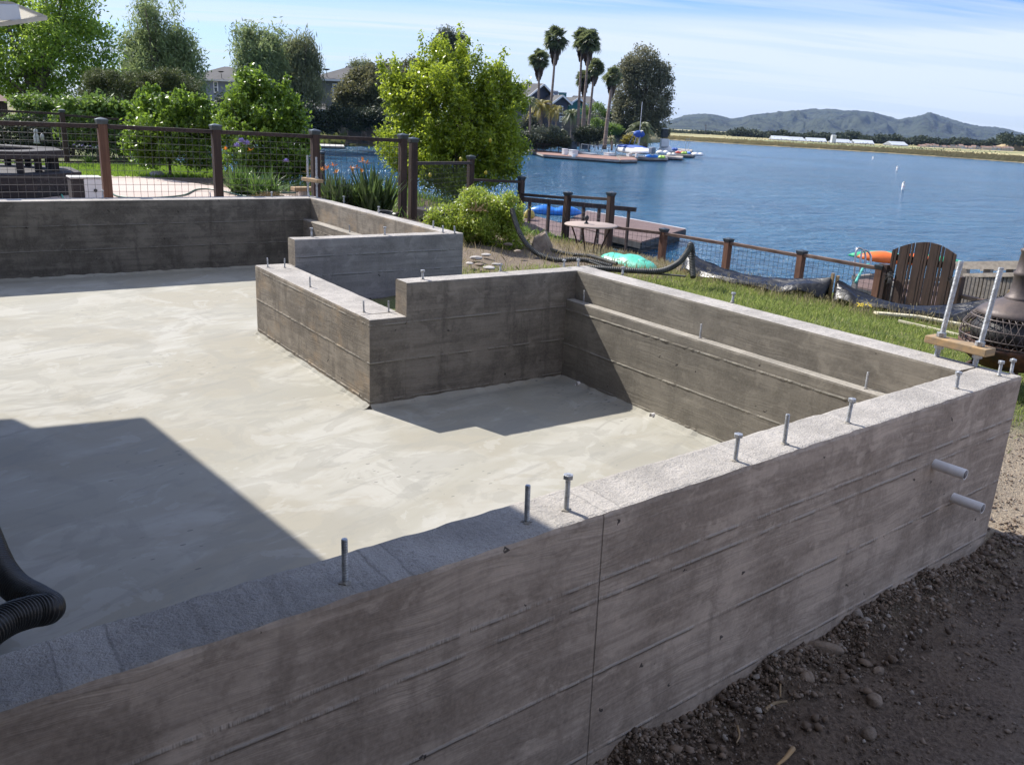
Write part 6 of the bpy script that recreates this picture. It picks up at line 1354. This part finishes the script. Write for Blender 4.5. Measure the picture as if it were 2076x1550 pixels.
mb = MB(); a, b = dep(1142, 302, 98), dep(1206, 314, 94); mb.bar(a, b, 1.2, .15); o = mb.build('gangway', M['bluewall']); single(o, a, 'grey gangway sloping down to the long dock', 'gangway')
mb = MB(); a, b = dep(1146, 306, 100), dep(1170, 284, 100); mb.obox((a+b)/2, np.array([RT[0], RT[1], 0])*12*k, FW*np.array([1, 1, 0])*.03, np.array([0, 0, 8*k])); o = mb.build('glass_screen', M['bluewall']); single(o, a, 'pale glass wind screen left part on the shore terrace', 'screen', 'terrace wind screens')
mb = MB(); a, b = dep(1174, 306, 100), dep(1198, 284, 100); mb.obox((a+b)/2, np.array([RT[0], RT[1], 0])*11*k, FW*np.array([1, 1, 0])*.03, np.array([0, 0, 7*k])); o = mb.build('glass_screen', M['bluewall']); single(o, a, 'bluish glass wind screen right part on the shore terrace', 'screen', 'terrace wind screens')
def bin_(x, y, w_, h_, D, label):
    k = PX(D); c = dep(x, y, D); c[2] = -2.21; w2, h2 = w_*k/2, h_*k; t_ = thing('dock_bin', c, label, 'bin', 'white dock bins'); mb = MB(); mb.box((c[0]-w2, c[1]-w2, c[2]), (c[0]+w2, c[1]+w2, c[2]+h2*.86)); mb.build('body', M['white'], t_, bevel=.04)
    mb = MB(); mb.box((c[0]-w2*1.08, c[1]-w2*1.08, c[2]+h2*.861), (c[0]+w2*1.08, c[1]+w2*1.08, c[2]+h2)); mb.build('lid', M['white'], t_, bevel=.03)
bin_(1145, 311, 9, 12, 90, 'left white bin on the long dock'); bin_(1162, 313, 14, 12, 88, 'wide white dock box beside the left bin'); bin_(1163, 315, 6, 6, 85, 'little white bucket in front of the wide dock box'); bin_(1291, 312, 5, 8, 92, 'slim white box near the motor boat stern'); bin_(1276, 311, 9, 6, 94, 'white box left of the slim one'); bin_(1235, 312, 16, 6, 94, 'low white locker before the boat bow')
# motor boat with blue cover
a, b = dep(1252, 297, 98), dep(1318, 304, 92)
bt = thing('motor_boat', (a+b)/2, 'white motor boat with blue cover and folded bimini frame', 'boat', 'moored boats')
d_ = b-a; d_[2] = 0; hull((a+b)/2*np.array([1, 1, 0])+np.array([0, 0, -1.75]), np.linalg.norm(d_)*1.05, 1.7, .75, d_, 'white', 'hull', '', par=bt, cockpit=False)
hull((a+b)/2*np.array([1, 1, 0])+np.array([0, 0, -1.28])-d_*.05, np.linalg.norm(d_)*.9, 1.45, .30, d_, 'navyf', 'cover', '', par=bt, cockpit=False)
mb = MB(); m_ = (a+b)/2*np.array([1, 1, 0])+np.array([0, 0, -1.05])
for s_ in (-.25, 0, .25): mb.tube([m_+d_*s_*.6, m_+d_*(s_*.4+.1)+np.array([0, 0, 1.5])], .045, 6)
mb.tube([m_-d_*.1+np.array([0, 0, 1.4]), m_+d_*.25+np.array([0, 0, 1.6])], .045, 6); mb.build('bimini_frame', M['galv'], bt)
mb = MB(); mb.ell(m_+d_*.14+np.array([0, 0, 1.25]), (.75, .45, .38), 12, 7, .1, 3); mb.build('folded_cover', M['navyf'], bt, True)
mb = MB(); mb.tube([m_+d_*.15, m_+d_*.15+np.array([0, 0, 4.6])], .03, 6); mb.build('antenna', M['white'], bt)
mb = MB(); e = (a+b)/2*np.array([1, 1, 0])+d_*.56; mb.box((e[0]-.28, e[1]-.3, -1.75), (e[0]+.28, e[1]+.3, -1.05)); mb.build('outboard_motor', M['bluewall'], bt, bevel=.1)
# cabin cruiser behind
c = dep(1350, 288, 118); t_ = thing('cabin_cruiser', (c[0], c[1], ZW), 'white cabin cruiser with dark flybridge at the peninsula tip', 'boat', 'moored boats'); vx = np.array([RT[0], RT[1], 0]); vy = FW*np.array([1, 1, 0]); k2 = PX(118)
hull(np.array([c[0], c[1], -2.1]), 24*k2, 1.9, .9, vx+vy*.8, 'white', 'hull', '', par=t_, cockpit=False)
mb = MB(); mb.obox((c[0]-4*k2, c[1], -1.0), vx*8*k2, vy*.8, (0, 0, .55)); mb.build('cabin', M['white'], t_, bevel=.1)
mb = MB(); mb.obox((c[0]-6*k2, c[1], .25), vx*6*k2, vy*.7, (0, 0, .55)); mb.build('flybridge', M['float'], t_, bevel=.08)
mb = MB(); mb.obox((c[0]-6*k2, c[1], .9), vx*6.5*k2, vy*.8, (0, 0, .06)); mb.build('hardtop', M['offw'], t_)
# small craft
g2 = 'small craft on the far docks'
vxw = np.array([RT[0], RT[1], 0.]); vxw /= np.linalg.norm(vxw)
def craft(x, y, L_px, D, mat, label, W_=.75, H_=.28, name='kayak', cat='kayak', z=-2.08, yaw=.2):
    c = dep(x, y, D); c[2] = z; d = vxw*math.cos(yaw)+np.array([-vxw[1], vxw[0], 0])*math.sin(yaw); return hull(c, L_px*PX(D), W_, H_, d, mat, name, label, cat, g2)
craft(1322, 317, 30, 92, 'blue', 'light blue kayak on the thin grey dock'); craft(1342, 318, 16, 91, 'lime', 'lime green kayak beside the light blue one')
craft(1368, 293, 14, 125, 'navyf', 'dark blue covered dinghy beyond the cruiser', 1.2, .4, 'dinghy', 'boat'); craft(1380, 299, 22, 112, 'red', 'red kayak on the docks right of the cruiser'); craft(1388, 302, 14, 110, 'lime', 'yellow-green small boat under the red kayak', name='dinghy', cat='boat')
craft(1397, 301, 8, 112, 'blue', 'small turquoise kayak end right of the red one'); craft(1415, 302, 28, 112, 'white', 'white open dinghy at the right end of the docks', 1.4, .4, 'dinghy', 'boat', -2.25); craft(1345, 298, 30, 110, 'white', 'white low skiff before the cruiser', 1.2, .45, 'dinghy', 'boat', -2.2); craft(1362, 303, 20, 105, 'offw', 'grey inflatable dinghy tied behind the docks', 1.1, .35, 'dinghy', 'boat', -2.2)
dock('floating_dock', [(1373, 305), (1402, 307), (1404, 303), (1375, 301)], -2.25, .3, 'small dock under the red and lime craft', 'fascia')
# dock ladder hoop
c = dep(1394, 290, 120); mb = MB(); mb.tube([c+vxw*-.2, c+vxw*-.2+np.array([0, 0, .6])], .03, 5); mb.tube([c+vxw*.2, c+vxw*.2+np.array([0, 0, .6])], .03, 5); mb.tube([c+vxw*-.2+np.array([0, 0, .5]), c+vxw*.2+np.array([0, 0, .5])], .03, 5)
mb.tube([c+vxw*-.2, c+vxw*-.2-np.array([0, 0, 1.2])], .03, 5); mb.tube([c+vxw*.2, c+vxw*.2-np.array([0, 0, 1.2])], .03, 5); o = mb.build('swim_ladder', M['galv']); single(o, c, 'thin ladder hoop standing past the docks', 'ladder')

# buoys
for (x, y, s_, lab) in [(1830, 385, 1., 'nearest white marker buoy on the lake'), (1818, 346.5, .95, 'middle white marker buoy on the lake'), (1769, 323.5, .9, 'farthest and tiniest white marker buoy')]:
    c = on(x, y, 2, ZW); t_ = thing('marker_buoy', c, lab, 'buoy', 'white marker buoys'); mb = MB(); r = .11*s_; h_ = .60*s_
    mb.lathe(c, [(0, -.3), (r*.9, -.3), (r, 0), (r, h_*.78)], 14); mb.build('body', M['white'], t_, True); mb = MB(); mb.lathe(c, [(r*1.02, h_*.78), (r*1.02, h_*.84), (r*.5, h_*.97), (0, h_*1.03)], 14); mb.build('cap', M['offw'], t_, True)
    mb = MB(); mb.lathe(c, [(r*1.03, h_*.40), (r*1.03, h_*.45)], 14); mb.build('band', M['red'], t_)

# ================================================================ far plain: sheds, houses, tree belt, poles
for i, (x, y, w_, h_) in enumerate([(1583, 286, 34, 7), (1617, 288, 34, 7), (1656, 290, 38, 7), (1712, 292, 34, 6), (1752, 294, 38, 6.5), (1825, 297, 34, 6)]):
    lab = ['leftmost long white shed in the distance', 'second white shed from the left in the distance', 'wide white shed left of the white tower', 'white shed right of the white tower', 'largest white shed at the right of the row', 'pale flat building right of the white sheds'][i]
    house('shed', x, y, w_, h_*.5, 352, 'metalroof', 'metalroof', lab, yaw=.25*(i % 2)-.1, depth_m=7, roof=.35, eave=.15, group='white sheds beyond the marsh', cat='shed')
t_, Pt, k = house('shed', 1690, 290, 8, 15, 345, 'metalroof', 'metalroof', 'white square tower standing among the distant sheds', depth_m=2, roof=.1, eave=.05, cat='tower')
q = random.Random(17)
for i in range(30):
    x = 1868+i*6.3+q.uniform(-2, 2) if i < 30 else 1500+i*9.; y = 299.5+(x-1870)*.034+q.uniform(-2.5, 1.5) if i < 30 else 278+ (x-1700)*.05
    house('distant_house', x, y, 7.5, 4.2, 366, 'cream' if q.random() < .7 else 'metalroof', 'tanroof' if q.random() < .75 else 'shingle', 'tiny pale house in the distant row beyond the marsh', yaw=q.uniform(-.5, .5), depth_m=1.8, roof=.6, eave=.1, group='distant houses beyond the marsh')
def belt(spec, mat, name, label, seed, ln=5., per=16):
    q = np.random.default_rng(seed); cs = []
    for (x0, x1, y0, y1, h_, D, n) in spec:
        for k in range(n):
            u = q.random(); x = x0+(x1-x0)*u; yb = y0+(y1-y0)*u; hh = h_*(.35+.65*abs(math.sin(x*.11+seed)*math.cos(x*.043+1)))*q.uniform(.6, 1.1); cs.append(dep(x, yb-hh*q.random(), D+q.uniform(-20, 20)))
    V, F_ = leaves(per, np.array(cs), (1.1, 1.1, .5), ln*.26, ln*.18, .6, seed); tag(mesh_np(name, V, F_, mat), label, 'trees', kind='stuff')
M['farwood'] = m_leaf('distant trees', (.020, .032, .016), (.06, .075, .035), .1, .9)
belt([(1345, 1500, 268, 273, 4, 520, 160), (1480, 1570, 272, 278, 13, 470, 420), (1560, 1870, 279, 290, 14, 450, 1700), (1700, 1750, 284, 288, 20, 440, 300), (1860, 2110, 290, 299, 13, 450, 1300), (2030, 2110, 288, 296, 24, 400, 300)], M['farwood'], 'far_trees', 'dark belt of distant trees at the foot of the hills', 3)
belt([(1470, 1760, 284, 296, 3, 330, 90), (1850, 2076, 306, 324, 2.5, 240, 140), (1600, 1900, 292, 308, 2, 290, 110)], M['farwood'], 'marsh_bushes', 'low green bushes dotted over the golden marsh', 9, 1.6, 14)
M['hillgrass'] = m_plain('dry hill grass', (.33, .25, .13), .95, .2, .05)
mb = MB(); mb.ell(dep(2130, 312, 420)-np.array([0, 0, 3]), (30, 30, 9.5), 24, 12, .03, 2); o = mb.build('knoll', M['hillgrass'], None, True); tag(o, kind='structure')
for (x, y0, y1, lab, D) in [(1431, 274, 252, 'tall thin utility pole at the left end of the marsh', 500), (1693, 300, 285, 'utility pole in front of the white sheds', 420), (1890, 309, 291, 'utility pole near the distant houses', 420)]:
    a, b = dep(x, y0+2, D), dep(x, y1, D); mb = MB(); mb.tube([a, b], [.22, .16], 6); mb.bar(b-np.array([1, 0, .8]), b+np.array([1, 0, -.8]), .15, .15); o = mb.build('utility_pole', M['fence']); single(o, a, lab, 'pole')

# ================================================================ own dock, kayaks, ramp (mid distance right)
DZ = -2.2
def mdock(quad, label, strip_edges=(), zt=DZ):
    P_ = [on(x, y, 2, zt) for x, y in quad]; c = sum(P_)/4; t_ = thing('boat_dock', (c[0], c[1], ZW), label, 'dock'); n = 26; dn = np.array([0, 0, .035])
    mb = MB()
    for i in range(n):
        f0, f1 = i/n+.0015, (i+1)/n-.0015; a, b = P_[0]*(1-f0)+P_[3]*f0, P_[1]*(1-f0)+P_[2]*f0; c2, d2 = P_[1]*(1-f1)+P_[2]*f1, P_[0]*(1-f1)+P_[3]*f1
        mb.add([a, b, c2, d2, a-dn, b-dn, c2-dn, d2-dn], [(0,1,2,3), (7,6,5,4), (0,4,5,1), (1,5,6,2), (2,6,7,3), (3,7,4,0)])
    mb.build('decking', M['deck'], t_)
    for i in range(4):
        j = (i+1) % 4; a, b = P_[i], P_[j]; mb = MB(); w_ = 'white' if i in strip_edges else 'float'; mb.bar(a-np.array([0, 0, .035 if i in strip_edges else .12]), b-np.array([0, 0, .035 if i in strip_edges else .12]), .05, .09 if i in strip_edges else .17); mb.build('edge_strip' if i in strip_edges else 'edge_board', M[w_], t_)
    mb = MB(); R2 = [c+(p-c)*.93 for p in P_]; mb.add([p-np.array([0, 0, .2]) for p in R2]+[np.array([p[0], p[1], ZW-.1]) for p in R2], [(0,1,2,3), (7,6,5,4), (0,4,5,1), (1,5,6,2), (2,6,7,3), (3,7,4,0)]); mb.build('float', M['float'], t_)
    return t_
mdock([(1135, 452), (1300, 490), (1390, 464), (1190, 427)], 'brown floating dock with white edge strip beyond the fence', (2,))
mdock([(1040, 462), (1225, 505), (1236, 480), (1060, 430)], 'lower brown landing deck between shrub and round table', ())
# dock bench rail
a, b = dep(1030, 401, 20), dep(1288, 425, 22); rl = thing('gangway_rail', a, 'long dark handrail crossing in front of the blue kayak', 'railing'); mb = MB(); mb.bar(a, b, .09, .11); mb.build('rail', M['fence'], rl)
for (x, y0, y1) in [(1071, 408, 432), (1108, 411, 448), (1139, 415, 452), (1178, 418, 425), (1210, 420, 448), (1240, 422, 455), (1274, 426, 456)]:
    f = (x-1030)/258; p = a*(1-f)+b*f; e = p.copy(); e[2] = DZ; mb = MB(); mb.bar(p, e, .06, .06, (0, 1, 0)); mb.build('post', M['fence'], rl)
def kay(P0, P1, D0, D1, mat, label, W_, H_, z):
    a, b = dep(*P0, D0), dep(*P1, D1); a[2] = b[2] = z; return hull((a+b)/2, np.linalg.norm(b-a), W_, H_, b-a, mat, 'kayak', label, 'kayak', 'kayaks on the near docks')
kay((1072, 425), (1180, 427), 30.3, 30.3, 'blue', 'bright blue kayak lying on the brown dock', .65, .30, DZ+.12)
kay((1062, 437), (1084, 441), 29.0, 28.9, 'yellow', 'small yellow canoe end left of the blue kayak', .4, .25, DZ+.1)
mb = MB(); a = dep(1045, 392, 21); mb.ell(a, (.18, .16, .15), 10, 7); 
g0 = on(1770, 560, 2, DZ)
kay((1718, 521), (1960, 548), 20.5, 19.9, 'green', 'long green kayak on the dock behind the orange one', .55, .20, -1.74)
kay((1736, 526), (1905, 548), 19.2, 18.9, 'orange', 'orange kayak seen left of and through the gate pickets', .55, .21, -1.60)
rk = thing('kayak_rack', dep(1800, 560, 18.5), 'low grey timber rack carrying the orange and green kayaks', 'rack')
for (x, D) in [(1765, 19.), (1845, 18.4), (1895, 18.9)]:
    p = dep(x, 550, D); mb = MB(); mb.box((p[0]-.6, p[1]-.05, -1.98), (p[0]+.6, p[1]+.05, -1.90)); mb.box((p[0]-.55, p[1]-.05, DZ), (p[0]-.47, p[1]+.05, -1.981)); mb.box((p[0]+.47, p[1]-.05, DZ), (p[0]+.55, p[1]+.05, -1.981)); mb.build('crossbar', M['greyw'], rk)
mdock([(1728, 578), (1990, 640), (2060, 590), (1735, 555)], 'grey weathered dock under the orange kayak', ())
# swim ladder hoops
ld = thing('dock_ladder', dep(1745, 540, 17), 'polished steel swim ladder hoops beside the orange kayak', 'ladder')
for x in (1741, 1752):
    off = 0 if x == 1741 else .0; k = PX(17); b0 = dep(x-9, 560+off, 17); t0 = dep(x-6, 512+ (4 if x > 1745 else 0), 17); b1 = dep(x+12, 545+off, 17); m0 = dep(x+2, 503+(4 if x > 1745 else 0), 17); t1 = dep(x+13, 514+(4 if x > 1745 else 0), 17)
    mb = MB(); mb.tube(smooth_path([b0, t0, m0, t1, b1], 30), .02, 8); mb.build('hoop', M['steel'], ld, True)
pts = smooth_path([dep(1762, 536, 15.5), dep(1752, 541, 15.3), dep(1742, 558, 15), dep(1735, 572, 14.8)], 20); mb = MB(); mb.tube(pts, .025, 7); o = mb.build('garden_hose', M['tealhose'], None, True); single(o, pts[0], 'aqua hose hanging from the ladder by the dock', 'hose')
# grey ramp rails right of the gate
rr = thing('ramp_railing', dep(1950, 545, 13), 'weathered grey timber ramp railing at right beyond the gate', 'railing')
for (P0, P1, w_, h_, D0, D1) in [((1938, 538), (2090, 537), .05, .12, 13.5, 12.0), ((1955, 558), (2090, 556), .05, .06, 13.3, 12.0), ((1990, 546), (2090, 543), .05, .06, 14.8, 13.6)]:
    mb = MB(); mb.bar(dep(*P0, D0), dep(*P1, D1), w_, h_); mb.build('rail', M['greyw'], rr)
for (x, y, D) in [(1958, 543, 13.3), (2005, 543, 12.9), (2052, 540, 12.5)]:
    p = dep(x, y, D); mb = MB(); mb.box((p[0]-.05, p[1]-.05, -2.4), (p[0]+.05, p[1]+.05, p[2])); mb.build('post', M['greyw'], rr)
mb = MB()
for k_ in range(16):
    p = dep(1962+k_*8, 556, 13.2-.07*k_); mb.box((p[0]-.03, p[1]-.02, -2.2), (p[0]+.03, p[1]+.02, p[2]-.02))
mb.build('baluster_boards', M['greyw'], rr)

# ================================================================ haze
hz = bpy.data.materials.new('haze'); hz.use_nodes = True; hn = hz.node_tree.nodes; hn.clear(); ho = hn.new('ShaderNodeOutputMaterial'); hv = hn.new('ShaderNodeVolumePrincipled')
hv.inputs['Color'].default_value = (.42, .60, 1, 1); hv.inputs['Density'].default_value = .000062; hz.node_tree.links.new(hv.outputs[0], ho.inputs['Volume'])
mb = MB(); mb.box((-3200, -400, -6), (5200, 5200, 190)); tag(mb.build('haze', hz), kind='stuff')
